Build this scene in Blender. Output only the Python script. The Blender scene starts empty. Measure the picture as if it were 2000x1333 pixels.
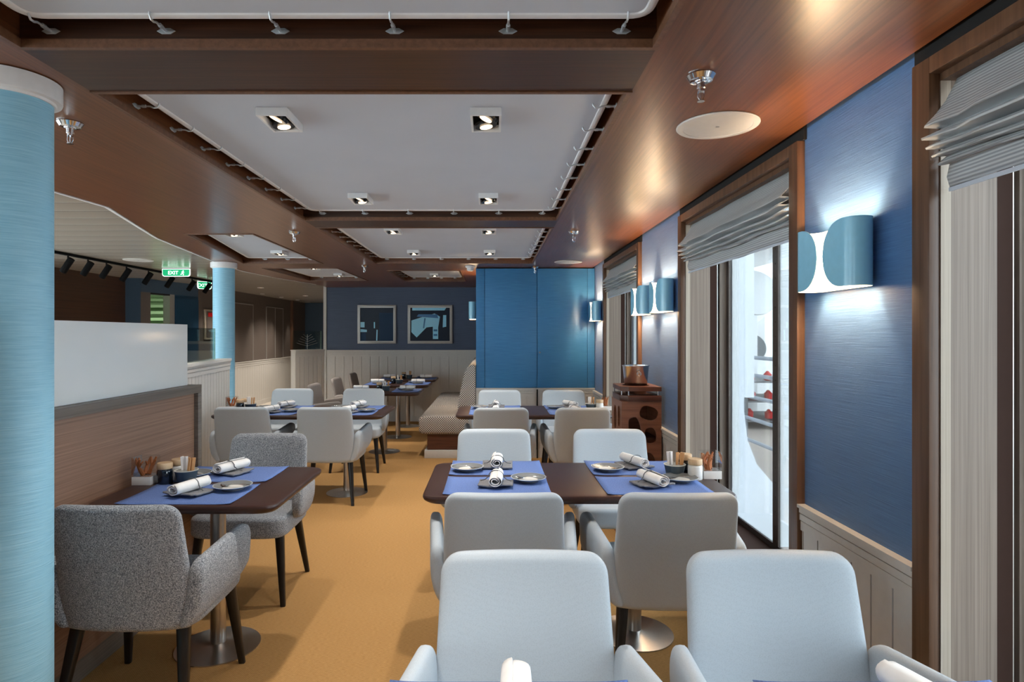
import bpy, bmesh, math, random
from mathutils import Vector, Matrix
from mathutils.geometry import tessellate_polygon
random.seed(7)
PI = math.pi
S = bpy.context.scene
COL = S.collection

# ---------------------------------------------------------------- camera, world, exposure
cd = bpy.data.cameras.new('camera'); cam = bpy.data.objects.new('camera', cd); COL.objects.link(cam)
cam.location = (0, 0, 1.44); cam.rotation_euler = (PI/2, 0, 0)
cd.sensor_width = 36; cd.lens = 21.6
cd.shift_x = 0.019; cd.shift_y = -0.00625
cd.clip_start = 0.02; cd.clip_end = 200
S.camera = cam
S.view_settings.view_transform = 'Standard'; S.view_settings.look = 'None'
S.view_settings.gamma = 1; S.view_settings.use_curve_mapping = False
S.view_settings.exposure = 0.8
DOWN_W = 34.0      # watts of a coffer downlight
SCONCE_W = 5.5
W = bpy.data.worlds.new('sky'); S.world = W; W.use_nodes = True
bg = W.node_tree.nodes['Background']
bg.inputs[0].default_value = (0.86, 0.93, 1.0, 1); bg.inputs[1].default_value = 4.5

# ---------------------------------------------------------------- materials
def nodes_of(name):
    m = bpy.data.materials.new(name); m.use_nodes = True
    nt = m.node_tree; return m, nt, nt.nodes['Principled BSDF']
def rgb(c):      # sRGB 0-255 to linear
    return tuple(((v/255)/12.92 if v/255 <= .04045 else ((v/255+.055)/1.055)**2.4) for v in c) + (1,)
def coords(nt, scale, rot=(0,0,0), kind='Object'):
    tc = nt.nodes.new('ShaderNodeTexCoord'); mp = nt.nodes.new('ShaderNodeMapping')
    mp.inputs['Scale'].default_value = scale; mp.inputs['Rotation'].default_value = rot
    nt.links.new(tc.outputs[kind], mp.inputs['Vector']); return mp.outputs['Vector']
def ramp(nt, fac, stops):
    r = nt.nodes.new('ShaderNodeValToRGB'); nt.links.new(fac, r.inputs[0])
    e = r.color_ramp.elements
    e[0].position, e[0].color = stops[0]; e[1].position, e[1].color = stops[-1]
    for p, c in stops[1:-1]:
        n = e.new(p); n.color = c
    return r.outputs[0]
def bump(nt, b, h, strength, dist=0.002):
    n = nt.nodes.new('ShaderNodeBump'); n.inputs['Strength'].default_value = strength; n.inputs['Distance'].default_value = dist
    nt.links.new(h, n.inputs['Height']); nt.links.new(n.outputs[0], b.inputs['Normal'])
def noise(nt, vec, scale, detail=3, rough=.5):
    n = nt.nodes.new('ShaderNodeTexNoise'); n.inputs['Scale'].default_value = scale
    n.inputs['Detail'].default_value = detail; n.inputs['Roughness'].default_value = rough
    nt.links.new(vec, n.inputs['Vector']); return n.outputs['Fac']
def plain(name, c, rough=.5, metal=0, coat=0, spec=.5, nscale=40, namp=.01):
    m, nt, b = nodes_of(name)
    v = noise(nt, coords(nt, (1,1,1)), nscale, 2)
    lo = [max(0, x*(1-namp)) for x in c]; hi = [min(255, x*(1+namp)) for x in c]
    nt.links.new(ramp(nt, v, [(.3, rgb(lo)), (.7, rgb(hi))]), b.inputs['Base Color'])
    b.inputs['Roughness'].default_value = rough; b.inputs['Metallic'].default_value = metal
    b.inputs['Coat Weight'].default_value = coat; b.inputs['Specular IOR Level'].default_value = spec
    return m
def wood(name, c1, c2, scale, rough=.35, coat=0, bs=.1, spec=.5):
    m, nt, b = nodes_of(name)
    v = coords(nt, scale)
    a = noise(nt, v, 1, 6, .62); 
    nt.links.new(ramp(nt, a, [(.32, rgb(c1)), (.68, rgb(c2))]), b.inputs['Base Color'])
    b.inputs['Roughness'].default_value = rough; b.inputs['Coat Weight'].default_value = coat
    b.inputs['Coat Roughness'].default_value = .12; b.inputs['Specular IOR Level'].default_value = spec
    bump(nt, b, a, bs, .001); return m
def fabric_lines(name, c1, c2, scale, rough=.45, bs=.35, sheen=0, spec=.5):
    m, nt, b = nodes_of(name)
    a = noise(nt, coords(nt, scale), 1, 4, .6)
    nt.links.new(ramp(nt, a, [(.3, rgb(c1)), (.7, rgb(c2))]), b.inputs['Base Color'])
    b.inputs['Roughness'].default_value = rough; b.inputs['Sheen Weight'].default_value = sheen
    b.inputs['Specular IOR Level'].default_value = spec
    bump(nt, b, a, bs, .0015); return m
def emit(name, c, s):
    m, nt, b = nodes_of(name); b.inputs['Base Color'].default_value = rgb(c)
    b.inputs['Emission Color'].default_value = rgb(c); b.inputs['Emission Strength'].default_value = s; return m
def thin_glass(name, tint=(.93,.98,.98), refl=.07, rough=0.0):
    m = bpy.data.materials.new(name); m.use_nodes = True; nt = m.node_tree; nt.nodes.clear()
    o = nt.nodes.new('ShaderNodeOutputMaterial'); mx = nt.nodes.new('ShaderNodeMixShader')
    t = nt.nodes.new('ShaderNodeBsdfTransparent'); g = nt.nodes.new('ShaderNodeBsdfGlossy')
    f = nt.nodes.new('ShaderNodeLayerWeight'); f.inputs[0].default_value = .2
    t.inputs[0].default_value = (*tint, 1); g.inputs['Roughness'].default_value = rough
    mt = nt.nodes.new('ShaderNodeMath'); mt.operation = 'MULTIPLY_ADD'; mt.inputs[1].default_value = .6; mt.inputs[2].default_value = refl*.4
    nt.links.new(f.outputs['Fresnel'], mt.inputs[0])
    nt.links.new(mt.outputs[0], mx.inputs[0]); nt.links.new(t.outputs[0], mx.inputs[1]); nt.links.new(g.outputs[0], mx.inputs[2])
    nt.links.new(mx.outputs[0], o.inputs[0]); return m
M = {}
M['soffit'] = wood('walnut_veneer_gloss', (92,52,29), (126,76,45), (90,2.2,90), .30, .0, .05, .62)
M['beam'] = wood('walnut_beam', (50,28,16), (78,46,28), (2.2,90,90), .38, 0, .05, .5)
M['lip'] = wood('walnut_lip', (92,60,40), (118,80,56), (60,60,60), .4, 0, .04)
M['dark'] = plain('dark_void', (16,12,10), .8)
M['casing'] = wood('walnut_casing', (80,55,38), (112,80,58), (60,60,1.6), .38, 0, .05)
M['jamb'] = wood('limed_oak', (122,106,93), (156,138,124), (160,160,1.3), .45, 0, .12)
M['jamb_edge'] = wood('pale_oak_edge', (176,160,142), (198,184,166), (160,160,1.3), .45, 0, .08)
M['brown'] = plain('brown_lacquer', (62,42,34), .7, 0, 0, .15)
M['partition'] = wood('walnut_partition', (122,90,72), (160,124,102), (9,.9,110), .4, .0, .12)
M['cap'] = wood('grey_oak_cap', (96,86,78), (128,116,106), (20,1.1,110), .4, 0, .06)
M['wall_blue'] = fabric_lines('blue_wallcovering', (58,98,146), (78,122,172), (5,5,330), .42, .5, .14)
M['wall_navy'] = fabric_lines('navy_wallcovering', (64,78,106), (76,92,120), (4,4,200), .5, .3)
M['door_blue'] = fabric_lines('bright_blue_wallcovering', (48,112,164), (70,134,184), (5,5,260), .38, .4)
M['column'] = fabric_lines('sky_blue_wallcovering', (136,196,224), (166,218,240), (9,9,300), .45, .6)
M['cream'] = plain('cream_paint', (212,209,204), .42)
M['white'] = plain('white_paint', (228,228,228), .4)
M['greywall'] = plain('taupe_wall', (98,88,82), .6)
M['bluegrey'] = plain('slate_blue_wall', (58,78,98), .55)
M['tealdoor'] = plain('deep_blue_door', (30,66,92), .35)
M['darkwood'] = wood('dark_wall_wood', (56,36,24), (78,50,34), (1,1,60), .45)
M['membrane'] = plain('stretched_membrane', (198,204,214), .7, namp=.01, nscale=3)
M['carpet'] = None
M['lightfloor'] = wood('pale_plank_floor', (186,176,164), (206,196,184), (6,60,6), .35)
M['chrome'] = plain('chrome', (225,225,228), .12, 1)
M['bucketsteel'] = plain('bucket_steel', (206,208,212), .24, 1)
M['steel'] = plain('brushed_steel', (190,186,182), .28, 1)
M['zinc'] = plain('zinc_plated', (215,220,224), .42, .7)
M['black'] = plain('black_lacquer_wood', (22,20,21), .38)
M['blackm'] = plain('matte_black', (11,11,12), .7, 0, 0, .1)
M['tabletop'] = plain('dark_brown_tabletop', (58,36,31), .36)
M['slats'] = None
M['petal'] = plain('sky_blue_enamel', (150,214,242), .2, 0, .2)
M['petal_in'] = plain('white_enamel', (245,238,226), .35)
M['bulb'] = emit('warm_bulb', (255,225,180), 6)
M['lens'] = emit('downlight_lens', (255,226,190), 1.6)
M['lampoff'] = plain('dark_reflector', (28,26,25), .25, .6)
M['napkin'] = plain('white_linen', (240,238,236), .8)
M['greycloth'] = fabric_lines('grey_linen', (108,108,112), (142,142,146), (300,300,300), .85, .3)
M['elastic'] = plain('grey_elastic', (92,94,98), .7)
M['spoon'] = plain('polished_steel', (215,215,215), .15, 1)
M['stick_w'] = plain('white_paper_packet', (236,232,230), .7)
M['stick_b'] = plain('kraft_paper_packet', (196,148,100), .7)
M['bowl'] = plain('slate_stoneware', (74,88,98), .55)
M['bowl_in'] = plain('cream_glaze', (222,220,210), .3)
M['jar_dark'] = plain('navy_jar_glass', (14,24,38), .08, 0, .6)
M['jar_white'] = plain('white_jar_ceramic', (226,226,224), .3)
M['lid'] = wood('pale_wood_lid', (196,164,126), (216,186,150), (40,40,10), .55)
M['coral'] = plain('orange_coral', (176,104,58), .6)
M['acrylic'] = thin_glass('clear_acrylic', (.96,.97,.97), .1)
M['pane'] = thin_glass('window_pane', (.93,.97,.97), .07)
M['tinted'] = thin_glass('tinted_pane', (.82,.86,.87), .06)
M['glassedge'] = plain('green_glass_edge', (120,160,150), .15)
M['lowglass'] = thin_glass('clear_screen_glass', (.86,.93,.91), .08)
M['stand'] = wood('reddish_stand_wood', (116,70,50), (146,94,68), (3,3,60), .4)
M['standdark'] = wood('dark_stand_wood', (70,38,26), (100,58,40), (3,3,60), .4)
M['signgreen'] = emit('exit_green', (0,150,96), .7)
M['signwhite'] = emit('exit_white', (240,255,246), 1.0)
M['red'] = plain('red_sign', (200,20,24), .4)
M['picnavy'] = plain('navy_print', (8,26,48), .35, 0, 0, .2)
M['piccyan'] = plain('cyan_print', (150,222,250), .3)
M['picmid'] = plain('mid_blue_print', (24,108,165), .3)
M['pewter'] = plain('pewter_frame', (168,164,160), .35, .3)
M['frame_out'] = plain('dark_bronze_frame', (74,64,58), .45, .3)
M['outwhite'] = plain('white_ship_paint', (222,226,228), .5)
M['outgrey'] = plain('grey_fittings', (84,90,94), .5)
M['deckwood'] = wood('weathered_teak', (168,156,146), (190,178,168), (3,60,3), .7)
M['tag'] = plain('black_tag', (18,18,20), .6)
M['rubber'] = plain('black_rubber', (10,10,10), .7)
def mk_carpet():
    m, nt, b = nodes_of('ochre_woven_carpet')
    v = coords(nt, (1,1,1))
    a = noise(nt, coords(nt, (60,420,60)), 1, 3, .6)
    c = nt.nodes.new('ShaderNodeTexChecker'); c.inputs['Scale'].default_value = 210
    c.inputs['Color1'].default_value = rgb((188,146,92)); c.inputs['Color2'].default_value = rgb((158,117,68)); nt.links.new(v, c.inputs[0])
    mx = nt.nodes.new('ShaderNodeMixRGB'); mx.inputs[0].default_value = .6
    nt.links.new(ramp(nt, a, [(.3, rgb((152,112,64))), (.7, rgb((200,157,102)))]), mx.inputs[2]); nt.links.new(c.outputs[0], mx.inputs[1])
    nt.links.new(mx.outputs[0], b.inputs['Base Color']); b.inputs['Roughness'].default_value = .85
    b.inputs['Specular IOR Level'].default_value = .2
    bump(nt, b, a, .6, .003); return m
M['carpet'] = mk_carpet()
def mk_slats():
    m, nt, b = nodes_of('linear_metal_slats')
    w = nt.nodes.new('ShaderNodeTexWave'); w.bands_direction = 'Y'; w.inputs['Scale'].default_value = 1.25; w.wave_profile = 'SAW'
    nt.links.new(coords(nt, (1,1,1)), w.inputs[0])
    nt.links.new(ramp(nt, w.outputs['Fac'], [(0, rgb((70,64,58))), (.05, rgb((168,158,146))), (.93, rgb((176,166,154))), (1, rgb((214,208,200)))]), b.inputs['Base Color'])
    b.inputs['Roughness'].default_value = .2; b.inputs['Metallic'].default_value = .0; return m
M['slats'] = mk_slats()
def mk_dots(name, c1, c2, scale, bs):
    m, nt, b = nodes_of(name)
    v = nt.nodes.new('ShaderNodeTexVoronoi'); v.inputs['Scale'].default_value = scale; v.inputs['Randomness'].default_value = .7
    nt.links.new(coords(nt, (1,1,1)), v.inputs[0])
    nt.links.new(ramp(nt, v.outputs['Distance'], [(.1, rgb(c1)), (.5, rgb(c2))]), b.inputs['Base Color'])
    b.inputs['Roughness'].default_value = .5; b.inputs['Specular IOR Level'].default_value = .35
    bump(nt, b, v.outputs['Distance'], bs, .001); return m
M['vinyl'] = mk_dots('pale_grey_upholstery', (172,181,189), (184,193,201), 300, 0)
def mk_boucle():
    m, nt, b = nodes_of('grey_boucle_upholstery')
    n = noise(nt, coords(nt, (1,1,1)), 260, 3, .7)
    nt.links.new(ramp(nt, n, [(.36, rgb((78,84,92))), (.5, rgb((150,154,160))), (.66, rgb((214,216,220)))]), b.inputs['Base Color'])
    b.inputs['Roughness'].default_value = .9; b.inputs['Sheen Weight'].default_value = .2
    bump(nt, b, n, .9, .003); return m
M['boucle'] = mk_boucle()
M['taupe'] = fabric_lines('taupe_upholstery', (138,130,126), (166,158,152), (200,200,200), .85, .4)
M['mat'] = fabric_lines('blue_melange_placemat', (74,100,156), (112,138,198), (260,260,60), .85, .4)
def mk_hound():
    m, nt, b = nodes_of('houndstooth_fabric')
    c = nt.nodes.new('ShaderNodeTexChecker'); c.inputs['Scale'].default_value = 78
    c.inputs['Color1'].default_value = rgb((224,216,206)); c.inputs['Color2'].default_value = rgb((52,54,62))
    mp = nt.nodes.new('ShaderNodeTexCoord'); ad = nt.nodes.new('ShaderNodeMapping'); ad.inputs['Location'].default_value = (.0031,.0043,.0057)
    ad.inputs['Scale'].default_value = (1,1,1)
    nt.links.new(mp.outputs['Object'], ad.inputs[0]); nt.links.new(ad.outputs[0], c.inputs[0])
    nt.links.new(c.outputs[0], b.inputs['Base Color']); b.inputs['Roughness'].default_value = .85; return m
M['hound'] = mk_hound()
def mk_plate():
    m, nt, b = nodes_of('grey_glazed_plate')
    tc = nt.nodes.new('ShaderNodeTexCoord'); mp = nt.nodes.new('ShaderNodeMapping'); mp.inputs['Location'].default_value = (0,0,0)
    g = nt.nodes.new('ShaderNodeVectorMath'); g.operation = 'LENGTH'
    sx = nt.nodes.new('ShaderNodeVectorMath'); sx.operation = 'MULTIPLY'; sx.inputs[1].default_value = (1,1,0)
    nt.links.new(tc.outputs['Object'], sx.inputs[0]); nt.links.new(sx.outputs[0], g.inputs[0])
    k = nt.nodes.new('ShaderNodeMath'); k.operation = 'MULTIPLY'; k.inputs[1].default_value = 10
    nt.links.new(g.outputs['Value'], k.inputs[0])
    nt.links.new(ramp(nt, k.outputs[0], [(0, rgb((236,232,224))), (.40, rgb((234,230,222))), (.46, rgb((132,134,134))), (.78, rgb((124,128,130))), (.81, rgb((215,220,222)))]), b.inputs['Base Color'])
    b.inputs['Roughness'].default_value = .25; return m
M['plate'] = mk_plate()
def mk_blind():
    m, nt, b = nodes_of('ribbed_blind_fabric')
    w = nt.nodes.new('ShaderNodeTexWave'); w.bands_direction = 'Z'; w.inputs['Scale'].default_value = 32
    nt.links.new(coords(nt, (1,1,1)), w.inputs[0])
    nt.links.new(ramp(nt, w.outputs['Fac'], [(.2, rgb((150,152,154))), (.8, rgb((196,198,198)))]), b.inputs['Base Color'])
    b.inputs['Roughness'].default_value = .6; b.inputs['Sheen Weight'].default_value = .2
    b.inputs['Transmission Weight'].default_value = 0
    bump(nt, b, w.outputs['Fac'], .4, .002); return m
M['blind'] = mk_blind()
def mk_frost():
    m, nt, b = nodes_of('white_screen_panel')
    v = noise(nt, coords(nt, (1,1,1)), 3, 2)
    nt.links.new(ramp(nt, v, [(.3, rgb((236,237,235))), (.7, rgb((240,241,239)))]), b.inputs['Base Color'])
    b.inputs['Roughness'].default_value = .18; return m
M['frost'] = mk_frost()
M['greenroom'] = plain('pale_green_paint', (176,206,158), .5)

# ---------------------------------------------------------------- mesh helpers
class MB:
    def __init__(s): s.bm = bmesh.new()
    def box(s, x0, x1, y0, y1, z0, z1):
        v = [s.bm.verts.new((x, y, z)) for z in (z0, z1) for y in (y0, y1) for x in (x0, x1)]
        for f in ((0,2,3,1),(4,5,7,6),(0,1,5,4),(2,6,7,3),(0,4,6,2),(1,3,7,5)): s.bm.faces.new([v[i] for i in f])
        return s
    def ring_loft(s, rings, cap=True):
        R = [[s.bm.verts.new(p) for p in r] for r in rings]; n = len(R[0])
        for a, b in zip(R, R[1:]):
            for i in range(n):
                j = (i+1) % n
                try: s.bm.faces.new((a[i], a[j], b[j], b[i]))
                except ValueError: pass
        if cap:
            s.bm.faces.new(list(reversed(R[0]))); s.bm.faces.new(R[-1])
        return s
    def grid(s, rows):
        R = [[s.bm.verts.new(p) for p in r] for r in rows]
        for a, b in zip(R, R[1:]):
            for i in range(len(a)-1): s.bm.faces.new((a[i], a[i+1], b[i+1], b[i]))
        return s
    def lathe(s, prof, n=28, c=(0,0,0), close=True):
        rings = [[(c[0]+r*math.cos(2*PI*i/n), c[1]+r*math.sin(2*PI*i/n), c[2]+z) for i in range(n)] for r, z in prof]
        return s.ring_loft(rings, close)
    def tube(s, pts, r, n=8):
        pts = [Vector(p) for p in pts]; rr = r if isinstance(r, (list, tuple)) else [r]*len(pts)
        rings = []; up = None
        for i, p in enumerate(pts):
            d = (pts[min(i+1, len(pts)-1)] - pts[max(i-1, 0)]).normalized()
            if up is None:
                up = Vector((0,0,1)) if abs(d.z) < .9 else Vector((1,0,0))
            a = d.cross(up).normalized(); b = a.cross(d).normalized(); up = b
            rings.append([tuple(p + rr[i]*(a*math.cos(2*PI*k/n) + b*math.sin(2*PI*k/n))) for k in range(n)])
        return s.ring_loft(rings)
    def plate(s, loops, z0, z1, f=lambda p, z: (p[0], p[1], z)):
        # polygon with holes, extruded z0..z1
        flat = [p for l in loops for p in l]
        tris = tessellate_polygon([[Vector((p[0], p[1], 0)) for p in l] for l in loops])
        lo = [s.bm.verts.new(f(p, z0)) for p in flat]; hi = [s.bm.verts.new(f(p, z1)) for p in flat]
        for t in tris:
            try: s.bm.faces.new([lo[i] for i in t]); s.bm.faces.new([hi[i] for i in reversed(t)])
            except ValueError: pass
        k = 0
        for l in loops:
            n = len(l)
            for i in range(n):
                j = (i+1) % n
                try: s.bm.faces.new((lo[k+i], lo[k+j], hi[k+j], hi[k+i]))
                except ValueError: pass
            k += n
        return s
    def xf(s, m):
        bmesh.ops.transform(s.bm, matrix=m, verts=s.bm.verts); return s
    def build(s, name, mat, parent=None, smooth=False, bevel=0, angle=40, loc=None, seg=2):
        bm = s.bm
        bmesh.ops.recalc_face_normals(bm, faces=bm.faces)
        if bevel:
            es = [e for e in bm.edges if len(e.link_faces) == 2 and e.calc_face_angle(0) > math.radians(50)]
            bmesh.ops.bevel(bm, geom=es, offset=bevel, segments=seg, affect='EDGES', profile=.6)
        me = bpy.data.meshes.new(name); bm.to_mesh(me); bm.free()
        if smooth or bevel:
            me.polygons.foreach_set('use_smooth', [True]*len(me.polygons))
            try: me.set_sharp_from_angle(angle=math.radians(angle))
            except Exception: pass
        me.materials.append(mat)
        o = bpy.data.objects.new(name, me); COL.objects.link(o)
        if parent: o.parent = parent
        if loc: o.location = loc
        return o
def sup(n_pts, hw, hd, e=4.0, cx=0, cy=0):
    out = []
    for i in range(n_pts):
        t = 2*PI*i/n_pts; c, s_ = math.cos(t), math.sin(t)
        out.append((cx + hw*math.copysign(abs(c)**(2/e), c), cy + hd*math.copysign(abs(s_)**(2/e), s_)))
    return out
def empty(name, loc=(0,0,0), rz=0):
    o = bpy.data.objects.new(name, None); COL.objects.link(o); o.location = loc; o.rotation_euler = (0,0,rz)
    o.empty_display_size = .1; return o
def tag(o, label=None, cat=None, group=None, kind=None):
    if label: o['label'] = label
    if cat: o['category'] = cat
    if group: o['group'] = group
    if kind: o['kind'] = kind
    return o
def struct(o): o['kind'] = 'structure'; return o
def kids(o): return [c for c in bpy.data.objects if c.parent == o]
def copy_tree(o, parent=None, ch=None):
    c = o.copy(); COL.objects.link(c); c.parent = parent
    for k in kids(o): copy_tree(k, c)
    return c
ORD = ['first','second','third','fourth','fifth','sixth','seventh','eighth','ninth','tenth','eleventh','twelfth']
def light(kind, name, loc, power, color, parent=None, radius=.03, spot=None, blend=.5, rot=(0,0,0)):
    l = bpy.data.lights.new(name, kind); l.energy = power; l.color = color
    if kind == 'SPOT': l.spot_size = math.radians(spot); l.spot_blend = blend
    l.shadow_soft_size = radius
    o = bpy.data.objects.new(name, l); COL.objects.link(o); o.location = loc; o.rotation_euler = rot
    if parent: o.parent = parent
    return o
def text_mesh(name, body, size, mat, parent, loc, rot, depth=.001):
    cu = bpy.data.curves.new('t', 'FONT'); cu.body = body; cu.size = size; cu.extrude = depth
    cu.align_x = 'CENTER'; cu.align_y = 'CENTER'; cu.offset = .0004
    t = bpy.data.objects.new('t', cu); COL.objects.link(t)
    dg = bpy.context.evaluated_depsgraph_get(); me = bpy.data.meshes.new_from_object(t.evaluated_get(dg))
    bpy.data.objects.remove(t); me.name = name; me.materials.clear(); me.materials.append(mat)
    o = bpy.data.objects.new(name, me); COL.objects.link(o); o.parent = parent; o.location = loc; o.rotation_euler = rot
    return o

# ================================================================= SHELL
ZS = 2.225            # underside of the wooden soffit
ZP = 2.276            # underside of the stretched panels
RX = 1.2              # right wall
CURVE = [(-2.40,-2.5),(-2.40,3.30),(-2.36,3.78),(-2.72,5.0),(-2.98,6.6),(-3.08,7.6),(-2.98,8.5),(-2.75,9.6)]
struct(MB().box(-2.75, 1.2, -2.5, 10.2, -.05, 0).plate([[(-2.75,-2.5),(-2.75,10.2),(-2.76,10.2),(-2.76,-2.5)]], -.05, 0).build('floor', M['carpet']))
struct(MB().box(-6.2, -2.76, -2.5, 15.7, -.05, 0).box(-2.76, -1.5, 10.35, 15.7, -.05, 0).build('floor', M['lightfloor']))

coffers = {
 'near':   [(-1.295,-1.5),(.45,-1.5),(.45,1.682),(-1.295,1.682)],
 'main':   [(-1.295,1.975),(.45,1.975),(.45,4.205),(-1.295,4.205)],
 'middle': [(-1.295,4.486),(.45,4.486),(.45,6.75),(-1.295,6.75)],
 'far':    [(-1.295,7.50),(-.38,7.50),(-.38,9.02),(-1.295,9.02)],
 'left':   [(-2.40,4.78),(-1.86,4.78),(-1.86,6.76),(-2.75,6.76)],
 'rear':   [(-2.72,7.24),(-1.82,7.24),(-1.80,8.92),(-2.66,8.92)]}
outer = [(1.172,-2.5),(1.172,10.2),(-2.75,10.2)] + list(reversed(CURVE))
struct(MB().plate([outer] + [list(reversed(c)) for c in coffers.values()], ZS, 2.42).build('ceiling', M['soffit']))
# beams between coffers: underside grain runs across
for y0, y1 in ((1.682,1.975),(4.205,4.486)):
    struct(MB().box(-1.293, .448, y0-.002, y1+.002, ZS-.0015, 2.41).build('ceiling', M['beam']))
struct(MB().box(-6.2, 1.6, -2.5, 15.9, 2.44, 2.5).build('ceiling', M['dark']))
# linear metal ceiling of the neighbouring area
lin = [p for p in CURVE] + [(-2.75,10.35),(-1.5,10.35),(-1.5,15.7),(-6.2,15.7),(-6.2,-2.5)]
struct(MB().plate([lin], 2.25, 2.28).build('ceiling', M['slats']))
# white profile along the soffit's curved edge
b = MB()
for off, w_, z in ((-.004, .016, ZS-.004), (-.034, .012, ZS+.010)):
    for (xa, ya), (xb, yb) in zip(CURVE, CURVE[1:]):
        d = Vector((xb-xa, yb-ya, 0)).normalized(); nrm = Vector((-d.y, d.x, 0))
        if nrm.x > 0: nrm = -nrm
        A = Vector((xa, ya, 0)) + nrm*(-off); B = Vector((xb, yb, 0)) + nrm*(-off)
        q = [A, B, B+nrm*w_, A+nrm*w_]
        b.plate([[(p.x, p.y) for p in q]], z, 2.249 if z < ZS else 2.2499)
struct(b.build('trim_1', M['white']))
# lip mouldings round each coffer
k = 2
for nm, poly in coffers.items():
    b = MB(); n = len(poly)
    cx = sum(p[0] for p in poly)/n; cy = sum(p[1] for p in poly)/n
    inner = []
    for i, p in enumerate(poly):
        sx = 1 if p[0] < cx else -1; sy = 1 if p[1] < cy else -1
        inner.append((p[0]+sx*.016, p[1]+sy*.016))
    b.plate([poly, list(reversed(inner))], ZS-.006, ZS+.018)
    struct(b.build('trim_%d' % k, M['lip'])); k += 1

# stretched panels
def rounded(poly, r, seg=6):
    out = []; n = len(poly)
    for i in range(n):
        p = Vector(poly[i]); a = (Vector(poly[i-1])-p).normalized(); c = (Vector(poly[(i+1) % n])-p).normalized()
        p0 = p+a*r; p1 = p+c*r
        for j in range(seg+1):
            t = j/seg; q = (1-t)**2*p0 + 2*t*(1-t)*p + t*t*p1; out.append((q.x, q.y))
    return out
PAN = {
 'near':   ([(-1.225,-1.43),(.405,-1.43),(.405,1.615),(-1.225,1.615)], 'pale grey stretched ceiling panel nearest the camera, above the first beam'),
 'main':   ([(-1.225,2.035),(.405,2.035),(.405,4.135),(-1.225,4.135)], 'large pale grey ceiling panel with four twin downlights, between two beams'),
 'middle': ([(-1.215,4.545),(.405,4.545),(.405,6.69),(-1.215,6.69)], 'pale grey ceiling panel beyond the second beam'),
 'far':    ([(-1.22,7.57),(-.46,7.57),(-.45,8.94),(-1.17,8.94)], 'small cream ceiling panel in front of the navy wall'),
 'left':   ([(-2.32,4.85),(-1.93,4.85),(-1.92,6.69),(-2.66,6.69)], 'tapering pale ceiling panel left of the aisle, near the far blue column'),
 'rear':   ([(-2.66,7.31),(-1.89,7.31),(-1.87,8.85),(-2.60,8.85)], 'brownish ceiling panel at the far left behind the tapering one')}
for nm, (poly, lab) in PAN.items():
    e = tag(empty('ceiling_panel', (sum(p[0] for p in poly)/4, sum(p[1] for p in poly)/4, ZP)), lab, 'ceiling panel', 'stretched ceiling panels')
    ox, oy, _ = e.location
    loc = [(p[0]-ox, p[1]-oy) for p in poly]
    rp = rounded(loc, .05)
    MB().plate([rp], .004, .02).build('membrane', M['membrane'], e)
    pts = [(p[0], p[1], 0) for p in rp]
    b = MB()
    rings = []
    for i, p in enumerate(rp):
        d = (Vector(rp[(i+1) % len(rp)]) - Vector(rp[i-1])).normalized(); nn = Vector((-d.y, d.x))
        rings.append([(p[0]+.014*math.cos(a)*nn.x, p[1]+.014*math.cos(a)*nn.y, .008+.012*math.sin(a)) for a in [2*PI*q/8 for q in range(8)]])
    rings.append(rings[0]); b.ring_loft(rings, False)
    b.build('edge_tube', M['white'], e, smooth=True)

# ---------------------------------------------------------------- right wall with three windows
WIN = [(.15,1.68),(2.395,3.85),(4.97,6.5)]
ZSILL, ZHEAD = .33, 2.14
segs = [(-2.5,.15),(1.68,2.395),(3.85,4.97),(6.5,10.2)]
for i, (a, c) in enumerate(segs):
    struct(MB().box(RX, 1.5, a, c, 0, 2.42).build('wall_right', M['wall_blue']))
struct(MB().box(RX, 1.42, .15, 1.68, 0, ZSILL-.02).box(RX, 1.42, 2.395, 3.85, 0, ZSILL-.02).box(RX, 1.42, 4.97, 6.5, 0, ZSILL-.02)
       .box(RX, 1.5, .15, 1.68, ZHEAD+.02, 2.42).box(RX, 1.5, 2.395, 3.85, ZHEAD+.02, 2.42).box(RX, 1.5, 4.97, 6.5, ZHEAD+.02, 2.42).build('wall_right', M['wall_blue']))
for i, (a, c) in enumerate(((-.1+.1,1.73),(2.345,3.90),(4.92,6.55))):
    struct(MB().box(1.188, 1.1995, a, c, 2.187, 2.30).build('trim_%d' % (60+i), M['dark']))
struct(MB().box(1.190, 1.1995, -2.5, 7.19, 2.2125, 2.235).build('trim_63', M['dark'])) if False else None
tn = 10
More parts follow.
